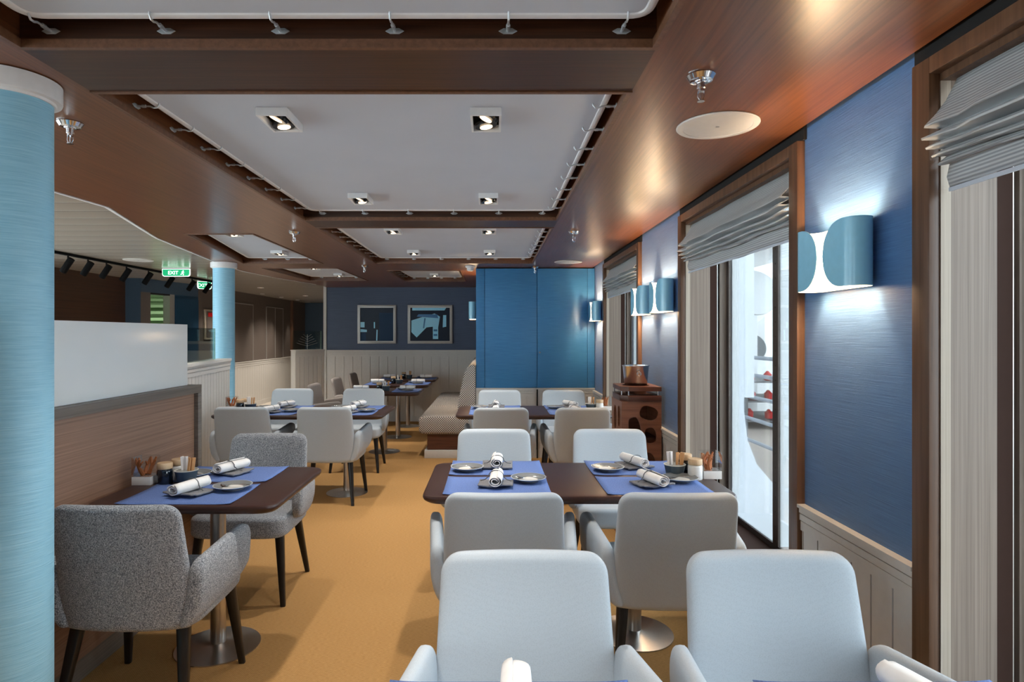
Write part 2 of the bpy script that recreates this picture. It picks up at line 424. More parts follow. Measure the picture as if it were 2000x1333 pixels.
for i, (a, c) in enumerate(WIN):
    # casing: three boards, proud of the wall
    cw = .062
    b = MB().box(1.170, RX, a-.035, a+.033, 0, 2.185).box(1.170, RX, c-.033, c+.035, 0, 2.185).box(1.170, RX, a+.033, c-.033, ZHEAD-.0, 2.185)
    struct(b.build('trim_%d' % tn, M['casing'], bevel=.002)); tn += 1
    w = empty('window_%d' % (i+1), (1.45, (a+c)/2, ZSILL)); struct(w)
    def L(mb): return mb.xf(Matrix.Translation((-1.45, -(a+c)/2, -ZSILL)))
    L(MB().box(1.2, 1.35, c-.036, c-.002, 0, 2.12).box(1.2, 1.35, a+.002, a+.036, 0, 2.12)).build('jamb', M['jamb'], w)
    L(MB().box(1.1995, 1.226, c-.0365, c-.0355, 0, 2.12)).build('jamb_edge', M['jamb_edge'], w)
    L(MB().box(1.35, 1.394, c-.034, c-.002, 0, 2.12).box(1.35, 1.394, a+.002, a+.034, 0, 2.12)).build('blind_track', M['brown'], w)
    L(MB().box(1.394, 1.400, c-.030, c-.002, 0, 2.12)).build('track_edge', M['steel'], w)
    L(MB().box(1.400, 1.412, c-.016, c-.002, 0, 2.12).box(1.394, 1.412, a+.002, a+.016, 0, 2.12)).build('rubber_gap', M['rubber'], w)
    L(MB().box(1.412, 1.455, c-.034, c-.002, 0, 2.12).box(1.412, 1.455, a+.002, a+.034, 0, 2.12)).build('inner_jamb', M['jamb'], w)
    L(MB().box(1.2, 1.46, a+.002, c-.002, ZSILL-.02, ZSILL)).build('sill', M['brown'], w)
    L(MB().box(1.2, 1.46, a+.002, c-.002, ZHEAD-.02, ZHEAD+.018)).build('head', M['casing'], w)
    mid = (a+c)/2 + .033
    fr = MB()
    y0, y1, z0, z1 = a+.036, c-.036, ZSILL+.0, ZHEAD-.02
    X0, X1 = 1.452, 1.463
    fr.box(X0, 1.475, y0, y0+.035, z0, z1).box(X0, X1, y1-.035, y1, z0, z1).box(X0, X1, y0+.035, y1-.035, z0, z0+.03).box(X0, X1, y0+.035, y1-.035, z1-.035, z1).box(X0, X1, mid-.03, mid+.03, z0+.03, z1-.035)
    for yy in (y0+.018, y1-.018, mid-.0, mid+.0):
        z = z0+.05
        while z < z1: fr.lathe([(.004,0),(.003,.002),(.0,.003)][:2], 8, (0,0,0)) if False else fr.box(X0-.0015, X0, yy-.003, yy+.003, z-.003, z+.003); z += .075
    yy = y0+.08
    while yy < y1: fr.box(X0-.0015, X0, yy-.003, yy+.003, z0+.014, z0+.02); yy += .075
    L(fr).build('frame', M['frame_out'], w)
    L(MB().box(1.476, 1.52, y0, y0+.03, z0, z1).box(1.476, 1.52, y1-.03, y1, z0, z1).box(1.4635, 1.52, mid-.032, mid+.0, z0+.03, z1)).build('outer_frame', M['outwhite'], w)
    L(MB().box(1.4565, 1.4605, y0+.036, mid-.031, z0+.03, z1-.03)).build('pane', M['tinted'], w)
    L(MB().box(1.4565, 1.4605, mid+.031, y1-.036, z0+.03, z1-.03)).build('pane', M['tinted'], w)
# wainscot generator
def wainscot(num, p0, p1, h, side, mat, board=.1, thick=.014, rail=.10, name='trim_%d'):
    P0, P1 = Vector((*p0, 0)), Vector((*p1, 0)); d = (P1-P0); Lh = d.length; d.normalize(); n = Vector((-d.y, d.x, 0))*side
    b = MB()
    def bx(s0, s1, t0, t1, z0, z1):
        v = [(P0+d*s_+n*t) for s_ in (s0, s1) for t in (t0, t1)]
        q = [v[0], v[1], v[3], v[2]]
        b.plate([[(u.x, u.y) for u in q]], z0, z1)
    s_ = 0
    while s_ < Lh-.004:
        e_ = min(s_+board, Lh); bx(s_+.0035, e_-.0035, .001, thick, .0, h-rail); s_ = e_
    bx(0, Lh, .0005, .003, 0, h-rail)
    bx(0, Lh, .001, thick-.006, h-rail, h-.012)
    bx(0, Lh, .001, thick+.004, h-rail, h-rail*.64); bx(0, Lh, .001, thick+.008, h-rail*.64+.004, h-rail*.36)
    bx(0, Lh, .001, thick+.010, h-rail*.36+.004, h-.012); bx(0, Lh, .001, thick+.018, h-.012, h)
    bx(0, Lh, .001, thick+.006, 0, .09)
    return struct(b.build(name % num if '%' in name else name, mat, bevel=0))
for (a, c) in ((1.716,2.358),(3.887,4.933),(6.537,7.19),(-2.5,.113)):
    wainscot(tn, (RX, a), (RX, c), .79, 1, M['cream'], board=.105); tn += 1
# under-window boarding
for (a, c) in ((.15,1.68),(2.395,3.85),(4.97,6.5)):
    struct(MB().box(1.185, 1.2, a+.036, c-.036, 0, ZSILL-.002).build('trim_%d' % tn, M['cream'])); tn += 1
# far wall
FY = 10.2
struct(MB().box(-2.75, 1.2, FY, FY+.15, 0, 2.42).build('wall_far', M['wall_navy']))
wainscot(tn, (-2.75, FY), (-.17, FY), 1.185, -1, M['cream'], board=.145, rail=.11); tn += 1
struct(MB().box(-2.80, -2.752, FY-.03, FY+.15, 0, 2.249).build('trim_%d' % tn, M['cream'])); tn += 1
# wall behind the camera and outer shell of the neighbouring area
# behind the camera: a glazed wall; the neighbouring area's unseen window band is added for fill daylight
struct(MB().box(-6.2, 1.5, -2.65, -2.5, 0, .45).box(-6.2, 1.5, -2.65, -2.5, 2.15, 2.42).box(-6.2,-5.3,-2.65,-2.5,.45,2.15).box(-2.9,1.5,-2.65,-2.5,.45,2.15).build('wall_back', M['cream']))
for i, (xa, xb) in enumerate(((-5.3,-2.9),)):
    struct(MB().box(xa, xb, -2.6, -2.595, .45, 2.15).build('window_%d' % (4+i), M['pane']))
struct(MB().box(-5.36, -5.26, -2.5, -1.5, 0, 2.25).box(-5.36, -5.26, 6.3, 8.8, 0, 2.25).box(-5.36, -5.26, -1.5, 6.3, 0, .6).box(-5.36, -5.26, -1.5, 6.3, 2.12, 2.25).build('wall_left', M['darkwood']))
struct(MB().box(-5.32, -5.315, -1.5, 6.3, .6, 2.12).build('window_5', M['pane']))
struct(MB().box(-5.36, -5.04, 8.8, 8.92, 0, 2.25).build('wall_left', M['bluegrey']))
def wallseg(p0, p1, th, z0, z1, mat, name='wall_left'):
    P0, P1 = Vector(p0), Vector(p1); d = (P1-P0).normalized(); n = Vector((-d.y, d.x))*th
    return struct(MB().plate([[tuple(P0), tuple(P1), tuple(P1+n), tuple(P0+n)]], z0, z1).build(name, mat))
PA, PB = Vector((-5.04,8.8)), Vector((-4.79,10.0))
pd = PB-PA
def al(t): return tuple(PA+pd*t)
def seg_t(x):  # parameter on the diagonal where screen column x falls
    k_ = (x-962)/1200; return (k_*PA.y-PA.x)/(pd.x-k_*pd.y)
t1, t2, t3 = seg_t(294), seg_t(332), seg_t(341)
wallseg(al(0), al(t1), .10, 0, 2.055, M['greywall'])
wallseg(al(t3), al(1), .10, 0, 2.055, M['tealdoor'])
struct(wallseg(al(t2), al(t3), .12, 0, 2.055, M['pewter']))
wallseg(al(0), al(1), .10, 2.0551, 2.25, M['bluegrey'])
wallseg(al(t1), al(t2), .10, 2.035, 2.055, M['dark'])
dl = struct(MB().plate([[al(t3+.01), al(.985), (al(.985)[0]+.02, al(.985)[1]-.004), (al(t3+.01)[0]+.02, al(t3+.01)[1]-.004)]], .01, 2.0).build('door_1', M['tealdoor']))
MB().lathe([(.012,0),(.012,.04)], 10).build('door_handle', M['chrome'], dl, loc=(al(.9)[0]+.03, al(.9)[1]-.02, 1.0))
# green-lit stair room behind the opening
g = MB().box(-6.9,-6.85,8.9,11.5,0,2.25).box(-6.9,-5.0,11.5,11.55,0,2.25).box(-6.9,-5.1,8.93,8.96,0,2.25).box(-6.9,-4.9,8.95,11.5,-.05,0).box(-6.9,-4.95,8.95,11.5,2.25,2.3)
struct(g.build('wall_stair', M['greenroom']))
b = MB()
for i in range(7):
    b.box(-6.5, -5.25, 10.0+.18*i, 10.22+.18*i, 1.35+.12*i-.03, 1.35+.12*i+.02)
b.box(-5.3,-5.24,9.9,11.4,1.0,1.5)
tag(b.build('staircase', M['greenroom'], bevel=0), 'pale green staircase glimpsed through the open dark doorway', 'staircase')
light('POINT', 'stair_room_light', (-5.8, 9.9, 2.0), 8, (.95,1,.92), None, .1)
LW = -4.79
struct(MB().box(LW-.1, LW, 10.0, 15.8, 0, 2.25).build('wall_left', M['greywall']))
wainscot(tn, (LW, 10.9), (LW, 15.7), .92, -1, M['cream'], board=.12); tn += 1
struct(MB().box(-6.2, -1.4, 15.7, 15.8, 0, 2.25).build('wall_far', M['bluegrey']))
struct(MB().box(-2.0, -1.9, 10.35, 15.7, 0, 2.25).build('wall_far', M['greywall']))
# doors with pale edges on the taupe wall
for i, (ya, yb, zt) in enumerate(((10.95,12.25,2.02),(13.0,14.0,2.02))):
    d = struct(MB().box(LW, LW+.012, ya, yb, .93, zt).build('door_%d' % (i+2), M['greywall']))
    fr = MB().box(LW+.001, LW+.016, ya-.02, ya, .93, zt+.02).box(LW+.001, LW+.016, yb, yb+.02, .93, zt+.02).box(LW+.001, LW+.016, ya-.02, yb+.02, zt, zt+.02)
    if i: fr.box(LW+.013, LW+.018, (ya+yb)/2-.01, (ya+yb)/2+.01, .93, zt)
    fr.build('door_edge', M['pewter'], d)
struct(MB().box(LW, LW+.06, 14.55, 14.62, 0, 2.25).build('trim_%d' % tn, M['casing'])); tn += 1
# wall cabinet with red sign
e = tag(empty('fire_cabinet', (LW, 10.38, 1.36)), 'grey wall cabinet with a red sign, left of the far blue column', 'wall cabinet')
MB().box(.001,.03,-.2,.2,0,.50).build('cabinet_frame', M['jamb_edge'], e, bevel=.003)
MB().box(.031,.04,-.16,.16,.03,.47).build('door', M['greywall'], e, bevel=.003)
MB().box(.041,.046,-.12,.12,.38,.45).build('red_sign', M['red'], e)
MB().tube([(.05,-.13,.15),(.07,-.13,.15),(.07,-.06,.15)], .008).build('door_handle', M['chrome'], e, smooth=True)

# ================================================================= EXTERIOR DECK
out = tag(MB().box(1.6, 9, -4, 26, -.25, -.02).build('outer_deck', M['deckwood']), 'weathered grey teak deck outside the windows', 'deck')
b = MB()
e = tag(empty('hull_bracket', (1.56, 4.3, 0)), 'white steel post with flared rounded foot outside the middle window', 'post')
prof = [(-.04,-.02),(-.04,2.6),(.20,2.6),(.20,.90),(.225,.70),(.29,.53),(.41,.39),(.60,.28),(1.0,.22),(1.0,-.02)]
MB().plate([[(p[0], p[1]) for p in prof]], 0, .10, lambda p, z: (p[0], z, p[1])).build('web_plate', M['outwhite'], e, bevel=0)
MB().box(.201,.27,0,.10,1.0,2.6).build('flange', M['outwhite'], e)
e = tag(empty('deck_railing', (2.95, 0, -.02)), 'white ship railing with grey panels beyond the middle window', 'railing')
b = MB()
for z in (.25,.5,.75,1.0,1.2): b.tube([(0,2,z),(0,22,z)], .022)
b.build('rails', M['outwhite'], e, smooth=True)
for i in range(9):
    MB().box(-.03,.03,5.6+i*1.6-.03,5.6+i*1.6+.03,0,1.22).build('stanchion', M['outgrey'], e)
e = tag(empty('mooring_winch', (4.6, 11.0, 0)), 'white drum winch with round flanges outside the middle window', 'winch')
def drum(c, r, w_):
    m = MB().lathe([(r*.0+.01,-w_/2),(r,-w_/2),(r,-w_/2+.05),(r*.6,-w_/2+.06),(r*.6,w_/2-.06),(r,w_/2-.05),(r,w_/2),(.01,w_/2)], 28)
    return m.xf(Matrix.Translation(c) @ Matrix.Rotation(math.radians(70), 4, 'X'))
drum((0,0,2.1), .42, .5).build('drum', M['outwhite'], e, smooth=True)
drum((.1,.3,1.15), .25, .4).build('drum', M['outgrey'], e, smooth=True)
MB().box(-.1,.1,-.1,.1,-.02,2.1).box(-.6,.6,.1,.4,-.02,1.0).build('winch_frame', M['outwhite'], e, bevel=.01)
MB().lathe([(.01,-.26),(.28,-.26),(.28,-.265),(.01,-.268)], 20).xf(Matrix.Translation((0,0,2.1)) @ Matrix.Rotation(math.radians(70), 4, 'X')).build('drum_core', M['outgrey'], e)
e = tag(empty('deck_rack', (4.25, 10.0, -.02)), 'grey rack of small red canisters seen through the middle window', 'rack')
b = MB()
for x in (-.5,.1,.7):
    for y in (-.6,.6): b.box(x-.02,x+.02,y-.02,y+.02,0,.86)
for z in (.12,.42,.72): b.box(-.5,.7,-.6,.6,z,z+.02)
b.build('rack_frame', M['outgrey'], e)
rr = random.Random(3)
for z in (.141,.441,.741):
    for i in range(5):
        MB().lathe([(.02,0),(.055,.01),(.06,.10),(.03,.13),(.02,.15)], 12).build('red_canister', M['red'], e, smooth=True, loc=(-.42+.24*i+rr.uniform(-.03,.03), -.4+.2*rr.random(), z))
e = tag(MB().box(0,.5,0,6,0,5).build('superstructure', M['outwhite'], loc=(6.2, 14, 0)), 'white ship structure far outside the middle window', 'ship structure')
e = tag(MB().box(0,3.5,0,14,0,.1).box(.2,.35,3,3.15,-.6,0).build('deck_overhang', M['outwhite'], loc=(1.6, 4.5, 2.75)), 'white deck overhang outside above the railing', 'overhang')

# ================================================================= FIXED JOINERY
# blue door unit
e = tag(empty('blue_cupboard', (-.194, 7.2, 0)), 'tall blue fabric-covered double-door cupboard on white wainscot', 'cupboard')
cx0, cx1 = 0, 1.394
MB().box(cx0, cx1-.004, .0, .3, 0, ZS-.01).build('body', M['door_blue'], e)
MB().box(cx0+.002, cx0+.10, -.012, -.001, .82, ZS-.012).build('left_stile', M['door_blue'], e, bevel=.002)
for x0, x1 in ((.106,.712),(.718,1.30)):
    MB().box(x0, x1, -.016, -.001, .82, ZS-.012).build('door', M['door_blue'], e, bevel=.002)
MB().box(1.306, 1.388, -.012, -.001, .82, ZS-.012).build('right_stile', M['door_blue'], e, bevel=.002)
MB().lathe([(.004,0),(.006,.008),(.012,.016),(.013,.022),(.008,.028)], 14).xf(Matrix.Translation((.745,-.016,1.232)) @ Matrix.Rotation(PI/2, 4, 'X')).build('knob', M['chrome'], e, smooth=True)
w_ = wainscot(0, (.0, 0), (1.39, 0), .815, -1, M['cream'], board=.118, name='wainscot'); del w_['kind']; w_.parent = e
MB().box(.708,.722,-.05,-.034,0,.80).build('latch_rod', M['blackm'], e)
# side return behind the bench
struct(MB().box(-.194, -.05, 7.51, 10.19, 0, ZS-.002).build('wall_bench', M['wall_navy']))
# columns
def column(x, y, lab):
    e = tag(empty('column', (x, y, 0)), lab, 'column', 'blue columns')
    MB().lathe([(.112,0),(.112,2.17)], 48).build('shaft', M['column'], e, smooth=True)
    MB().lathe([(.1125,2.158),(.118,2.158),(.120,2.166),(.134,2.168),(.136,2.174),(.136,2.222),(.1125,2.222)], 48, close=False).build('cap', M['white'], e, smooth=True, angle=30)
    MB().lathe([(.1125,0),(.122,0),(.122,.08),(.1125,.085)], 48, close=False).build('base_ring', M['steel'], e, smooth=True, angle=30)
column(-1.489, 1.895, 'thick light blue column close to the camera with white cap')
column(-2.93, 6.70, 'slim distant light blue column behind the white low wall')
# timber partition with white screen
e = tag(empty('timber_partition', (-1.70, 2.6, 0)), 'walnut partition with grey oak cap and tall white screen on top', 'partition')
MB().box(-.06,.0,-2.4,.90,.10,1.105).build('panel', M['partition'], e)
MB().box(-.06,-.012,-2.4,.90,0,.099).build('kick_strip', M['cap'], e)
MB().box(-.085,.022,-2.4,.945,1.108,1.153).build('cap', M['cap'], e, bevel=.002)
MB().box(-.085,.022,.903,.945,0,1.107).build('end_post', M['cap'], e, bevel=.002)
MB().box(-.045,-.025,-2.4,.875,1.154,1.497).build('screen', M['frost'], e, bevel=.002)
# low white wainscot wall with glass
def low_wall(p0, p1, h, lab, glass_len=1.0, etched=False, side=-1, open_t=0):
    e = tag(empty('low_wall', (p0[0], p0[1], 0)), lab, 'low wall', 'white boarded low walls')
    P0, P1 = Vector((0,0)), Vector((p1[0]-p0[0], p1[1]-p0[1])); d = P1.normalized(); n = Vector((-d.y, d.x))
    MB().plate([[tuple(P0), tuple(P1), tuple(P1+n*.10), tuple(P0+n*.10)]], 0, h-.002).build('core', M['cream'], e)
    w1 = wainscot(0, tuple(P0), tuple(P1), h, side, M['cream'], board=.085, name='boarding'); del w1['kind']; w1.parent = e
    MB().plate([[tuple(P0-n*.03-d*.01), tuple(P1-n*.03+d*.012), tuple(P1+n*.10+d*.012), tuple(P0+n*.10-d*.01)]], h-.0015, h+.012).build('cap', M['cream'], e)
    Q0 = P0+d*open_t*P1.length+n*.05; Q1 = P0+d*glass_len*P1.length+n*.05
    MB().plate([[tuple(Q0), tuple(Q1), tuple(Q1+n*.008), tuple(Q0+n*.008)]], h+.013, 1.50).build('glass_screen', M['lowglass'], e)
    MB().plate([[tuple(Q1+d*.001), tuple(Q1+d*.006), tuple(Q1+d*.006+n*.008), tuple(Q1+d*.001+n*.008)]], h+.013, 1.50).build('glass_edge', M['glassedge'], e)
    if etched:
        b = MB(); c = (Q0+Q1)/2
        def P(u, z): return (c.x+d.x*u-n.x*.004, c.y+d.y*u-n.y*.004, z)
        b.tube([P(0,h+.02),P(0,h+.26)], .003, 5)
        for i in range(5):
            z = h+.07+i*.035
            for s_ in (-1,1): b.tube([P(0,z),P(s_*(.20-.03*i),z+.05)], .0022, 5)
        b.build('etched_tree', M['pewter'], e)
    return e
low_wall((-2.30,3.55), (-2.70,6.28), 1.185, 'white boarded low wall with glass screen behind the walnut partition', .9)
low_wall((-3.13,9.72), (-2.80,10.17), 1.185, 'short shaded boarded low wall with etched glass at the far left corner', .98, True)

# bench
e = tag(empty('bench', (-.532, 7.15, 0)), 'houndstooth banquette bench on dark wood base, by the far wall', 'bench')
def rbox_y(x0, x1, y0, y1, z0, z1, r, puff=0, name='p', mat=None, e_=None):
    rings = []; N = 40
    hw, hz = (x1-x0)/2, (z1-z0)/2; cx, cz = (x0+x1)/2, (z0+z1)/2
    ys = [y0, y0+r*.3, y0+r] + [y0+r+(y1-y0-2*r)*i/6 for i in range(1,6)] + [y1-r, y1-r*.3, y1]
    for y in ys:
        q = min(1, min(y-y0, y1-y)/r); ins = r*(1-math.sqrt(max(0, 1-(1-q)**2)))
        rings.append([(px, y, pz) for px, pz in sup(N, hw-ins, hz-ins, 7, cx, cz)])
    return MB().ring_loft(rings).build(name, mat, e_, smooth=True, angle=60)
for i in range(3):
    rbox_y(-.33, .335, .0+i*1.016, 1.014+i*1.016, .275, .49, .03, name='seat_cushion', mat=M['hound'], e_=e)
rings = []
prof = [(.12,.492),(.13,.62),(.16,.80),(.20,.98),(.245,1.06),(.30,1.085),(.333,1.07),(.333,.492)]
MB().ring_loft([[(x, y, z) for x, z in prof] for y in (.0, 1.5, 3.03)]).build('backrest', M['hound'], e, smooth=True, angle=50)
MB().box(-.23,.33,.03,3.03,.095,.272).build('base', M['standdark'], e)
MB().box(-.262,.33,.0,3.03,0,.092).build('plinth', M['cream'], e, bevel=.003)

# pictures
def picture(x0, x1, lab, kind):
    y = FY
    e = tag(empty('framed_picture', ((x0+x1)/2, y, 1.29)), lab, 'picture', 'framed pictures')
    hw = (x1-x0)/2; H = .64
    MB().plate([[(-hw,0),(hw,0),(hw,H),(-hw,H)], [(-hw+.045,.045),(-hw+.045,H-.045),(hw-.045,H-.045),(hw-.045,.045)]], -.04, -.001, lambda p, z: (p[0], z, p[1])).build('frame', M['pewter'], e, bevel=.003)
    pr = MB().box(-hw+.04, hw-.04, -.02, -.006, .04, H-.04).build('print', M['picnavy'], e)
    def shape(polys, mat, d):  # flat coloured polygons painting window and room reflections onto the picture
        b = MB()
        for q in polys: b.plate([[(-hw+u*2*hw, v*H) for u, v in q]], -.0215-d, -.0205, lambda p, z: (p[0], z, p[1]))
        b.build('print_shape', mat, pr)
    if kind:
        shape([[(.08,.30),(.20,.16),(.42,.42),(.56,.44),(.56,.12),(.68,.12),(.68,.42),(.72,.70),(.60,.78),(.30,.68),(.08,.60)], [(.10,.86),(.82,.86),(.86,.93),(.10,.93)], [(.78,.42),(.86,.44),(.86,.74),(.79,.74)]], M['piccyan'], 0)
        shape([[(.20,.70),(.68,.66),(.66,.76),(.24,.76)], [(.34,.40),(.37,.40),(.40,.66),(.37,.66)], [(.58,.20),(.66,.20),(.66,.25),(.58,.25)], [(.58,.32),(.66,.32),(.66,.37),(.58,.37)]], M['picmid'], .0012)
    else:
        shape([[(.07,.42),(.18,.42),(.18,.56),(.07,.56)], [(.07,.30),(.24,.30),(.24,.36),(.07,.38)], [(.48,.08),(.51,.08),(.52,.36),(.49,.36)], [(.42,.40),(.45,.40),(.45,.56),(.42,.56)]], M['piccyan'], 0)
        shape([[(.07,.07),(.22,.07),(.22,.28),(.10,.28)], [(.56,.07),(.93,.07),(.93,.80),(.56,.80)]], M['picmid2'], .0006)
M['picmid2'] = plain('deep_blue_print', (8,48,82), .4, 0, 0, .2)
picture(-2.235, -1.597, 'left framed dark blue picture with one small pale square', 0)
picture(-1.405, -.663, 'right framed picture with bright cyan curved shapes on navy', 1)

# blinds
def blind(a, c, num, lab):
    e = tag(empty('roman_blind', (1.2, (a+c)/2, 1.86)), lab, 'blind', 'folded roman blinds')
    a2, c2 = a+.04, c-.05
    # profile in (x depth, z), x towards the room is negative
    pr = [(.035,.262),(.022,.235),(.004,.20),(-.022,.165),(-.050,.135),(-.052,.128),(-.004,.126),(-.040,.108),(-.058,.100),(-.056,.094),(-.002,.094),(-.036,.080),(-.048,.073),(-.046,.068),(0,.070),(-.026,.056),(-.034,.051),(-.032,.047),(.006,.052),(-.014,.036),(-.020,.031),(-.016,.028),(.012,.034),(.004,.0),(.012,-.028)]
    N = 44; rows = []; rr = random.Random(num)
    ph = rr.random()*6
    for i in range(N+1):
        t = i/N; y = a2+(c2-a2)*t-(a+c)/2
        sag = .012*math.sin(t*PI)*1.0
        wob = .006*math.sin(t*11+ph)+.004*math.sin(t*23+ph*2)
        row = []
        for k_, (x, z) in enumerate(pr):
            u = k_/len(pr)
            tw = 1-.35*math.exp(-((t-.93)/.03)**2) if x < 0 else 1
            row.append((x*tw+wob*(1-abs(2*u-.7)), y, z-sag*u + .005*math.sin(t*17+u*5+ph)*u))
        rows.append(row)
    o = MB().grid(rows).build('fabric', M['blind'], e, smooth=True, angle=60)
    md = o.modifiers.new('thickness', 'SOLIDIFY'); md.thickness = .002
    MB().box(.02,.06,a2-(a+c)/2,c2-(a+c)/2,.263,.278).build('headrail', M['white'], e)
    MB().box(.010,.016,a2-(a+c)/2,c2-(a+c)/2,-.040,-.030).build('bottom_bar', M['membrane'], e)
blind(*WIN[0], 1, 'large ribbed grey roman blind folded up at the nearest window')
blind(*WIN[1], 2, 'ribbed grey roman blind folded up at the middle window')
blind(*WIN[2], 3, 'ribbed grey roman blind folded up at the farthest window')

# ================================================================= CEILING FITTINGS
def make_downlight():
    e = empty('twin_downlight', (0,0,0))
    hw, hd, h = .058, .095, .03
    MB().plate([[(-hw,-hd),(hw,-hd),(hw,hd),(-hw,hd)], [(-hw+.008,-hd+.008),(-hw+.008,hd-.008),(hw-.008,hd-.008),(hw-.008,-hd+.008)]], -h, 0).build('trim_frame', M['white'], e)
    MB().box(-hw+.008, hw-.008, -hd+.008, hd-.008, -.004, -.001).build('recess', M['blackm'], e)
    for s_, tilt in ((-1, .45), (1, -.15)):
        r = MB().lathe([(.042,0),(.044,.012),(.040,.014),(.034,.004),(.030,.003)], 24).xf(Matrix.Translation((0, s_*.045, -.024)) @ Matrix.Rotation(tilt, 4, 'Y')).build('lamp_ring', M['lampoff'], e, smooth=True)
        MB().lathe([(.001,-.0045),(.024,-.0045),(.025,-.002)], 20).xf(Matrix.Translation((0, s_*.045, -.024)) @ Matrix.Rotation(tilt, 4, 'Y')).build('lens', M['lens'], r, smooth=True)
    return e
DL = [(-.816,2.36,'main','left of the near pair on the large ceiling panel'),(-.025,2.36,'main','right of the near pair on the large ceiling panel'),
      (-.80,3.73,'main','left of the far pair on the large ceiling panel'),(-.025,3.73,'main','right of the far pair on the large ceiling panel'),
      (-.79,4.87,'middle','left of the near pair on the panel beyond the second beam'),(-.03,4.87,'middle','right of the near pair on the panel beyond the second beam'),
      (-.79,6.18,'middle','left of the far pair on the panel beyond the second beam'),(-.03,6.18,'middle','right of the far pair on the panel beyond the second beam'),
      (-.80,8.5,'far','alone on the small cream ceiling panel'),
      (-2.12,5.0,'left','at the near end of the tapering left panel'),(-2.15,6.2,'left','at the far end of the tapering left panel'),
      (-2.20,7.55,'rear','at the near end of the brownish far left panel'),(-2.12,8.5,'rear','at the far end of the brownish far left panel'),
      (-.80,.95,'near','left one above the camera'),(-.02,.95,'near','right one above the camera'),(-.80,-.3,'near','left one behind the camera'),(-.02,-.3,'near','right one behind the camera')]
dl0 = make_downlight()
for i, (x, y, p, lab) in enumerate(DL):
    o = dl0 if i == 0 else copy_tree(dl0)
    o.location = (x, y, ZP+.003)
    tag(o, 'square white twin downlight ' + lab, 'downlight', 'twin downlights')
for i, (x, y, p, lab) in enumerate(DL):
    sc = {'left':.8,'rear':.8,'far':1.0}.get(p, 1)
    light('SPOT', 'downlight_beam', (x, y, ZP-.05), DOWN_W*sc, (1,.93,.84), None, .03, 84, .75)
def make_sprinkler():
    e = empty('sprinkler')
    MB().lathe([(.026,0),(.042,0),(.043,-.004),(.034,-.018),(.026,-.02)], 28).build('flange', M['chrome'], e, smooth=True, angle=30)
    MB().lathe([(.020,-.0),(.020,-.022),(.013,-.024),(.013,-.04),(.010,-.042),(.010,-.05)], 18).build('body', M['chrome'], e, smooth=True, angle=30)
    MB().tube([(.009,0,-.048),(.010,0,-.066),(.003,0,-.078)], .002, 6).tube([(-.009,0,-.048),(-.010,0,-.066),(-.003,0,-.078)], .002, 6).lathe([(.002,-.05),(.002,-.078)], 8).lathe([(.001,-.078),(.011,-.078),(.011,-.080),(.001,-.080)], 16).build('frame', M['chrome'], e, smooth=True)
    return e
sp0 = make_sprinkler()
for i, (x, y, lab) in enumerate(((.63,1.857,'chrome ceiling sprinkler on the right soffit nearest the camera'),(-1.56,2.27,'chrome ceiling sprinkler beside the near blue column'),
      (-1.51,4.68,'small chrome sprinkler on the left soffit above the aisle'),(-1.455,6.98,'tiny chrome sprinkler on the far left soffit before the cream panel'),(.617,4.66,'chrome sprinkler midway along the right soffit'),(.49,7.08,'tiny chrome sprinkler at the top of the blue cupboard'))):
    o = sp0 if i == 0 else copy_tree(sp0)
    o.location = (x, y, ZS); tag(o, lab, 'sprinkler', 'ceiling sprinklers')
def make_speaker():
    e = empty('ceiling_speaker')
    MB().lathe([(.001,-.001),(.148,-.001),(.149,-.004),(.146,-.007),(.125,-.008),(.124,-.006),(.001,-.006)], 56).build('grille', M['cream'], e, smooth=True, angle=20)
    MB().box(-.006,.006,-.003,.003,-.008,-.0065).build('badge', M['pewter'], e)
    return e
s0 = make_speaker()
for i, (x, y, z, lab) in enumerate(((.842,2.30,ZS,'large round cream ceiling speaker on the near right soffit'),(.815,6.62,ZS,'distant round ceiling speaker in front of the blue cupboard'),(-3.84,6.66,2.25,'round ceiling speaker on the slatted ceiling near the track lights'))):
    o = s0 if i == 0 else copy_tree(s0)
    o.location = (x, y, z); tag(o, lab, 'speaker', 'ceiling speakers')
e = tag(empty('smoke_detector', (-.255, 7.02, ZS)), 'white smoke detector at the top left of the blue cupboard', 'smoke detector')
MB().lathe([(.001,0),(.055,0),(.058,-.012),(.050,-.02),(.001,-.02)], 24).build('base', M['white'], e, smooth=True, angle=30)
MB().lathe([(.001,-.021),(.038,-.021),(.040,-.045),(.028,-.058),(.001,-.058)], 24).build('sensor', M['white'], e, smooth=True, angle=30)
# tension hooks
def make_hook():
    e = empty('tension_hook')       # local +Y points from the beam to the panel
    MB().plate([[(-.026,0),(-.012,-.008),(.012,-.008),(.026,0),(.012,.008),(-.012,.008)]], 0, .003, lambda p, z: (p[0], z, p[1]-.012)).build('plate', M['zinc'], e, bevel=.0006, seg=1)
    MB().tube([(0,.003,-.012),(0,.03,-.012)], [.0045,.0045], 8).tube([(0,.022,-.012),(0,.036,-.012)], .006, 6).build('turnbuckle', M['zinc'], e, smooth=True)
    MB().tube([(0,.034,-.012),(0,.052,-.013),(0,.064,-.018),(0,.076,-.018),(0,.084,-.008),(0,.084,.002)], .0032, 8).build('hook', M['zinc'], e, smooth=True)
    return e
hk0 = make_hook(); used = [0]
def hook(x, y, rz, lab):
    o = hk0 if not used[0] else copy_tree(hk0); used[0] = 1
    o.location = (x, y, ZP+.006); o.rotation_euler = (0,0,rz)
    tag(o, lab, 'hook', 'chrome hooks holding the ceiling panels')
for i, px in enumerate((100,325,548,771,992,1214)):
    hook((px-962)*1.68/1200, 1.681, PI, '%s chrome hook from the left on the nearest beam' % ORD[i])
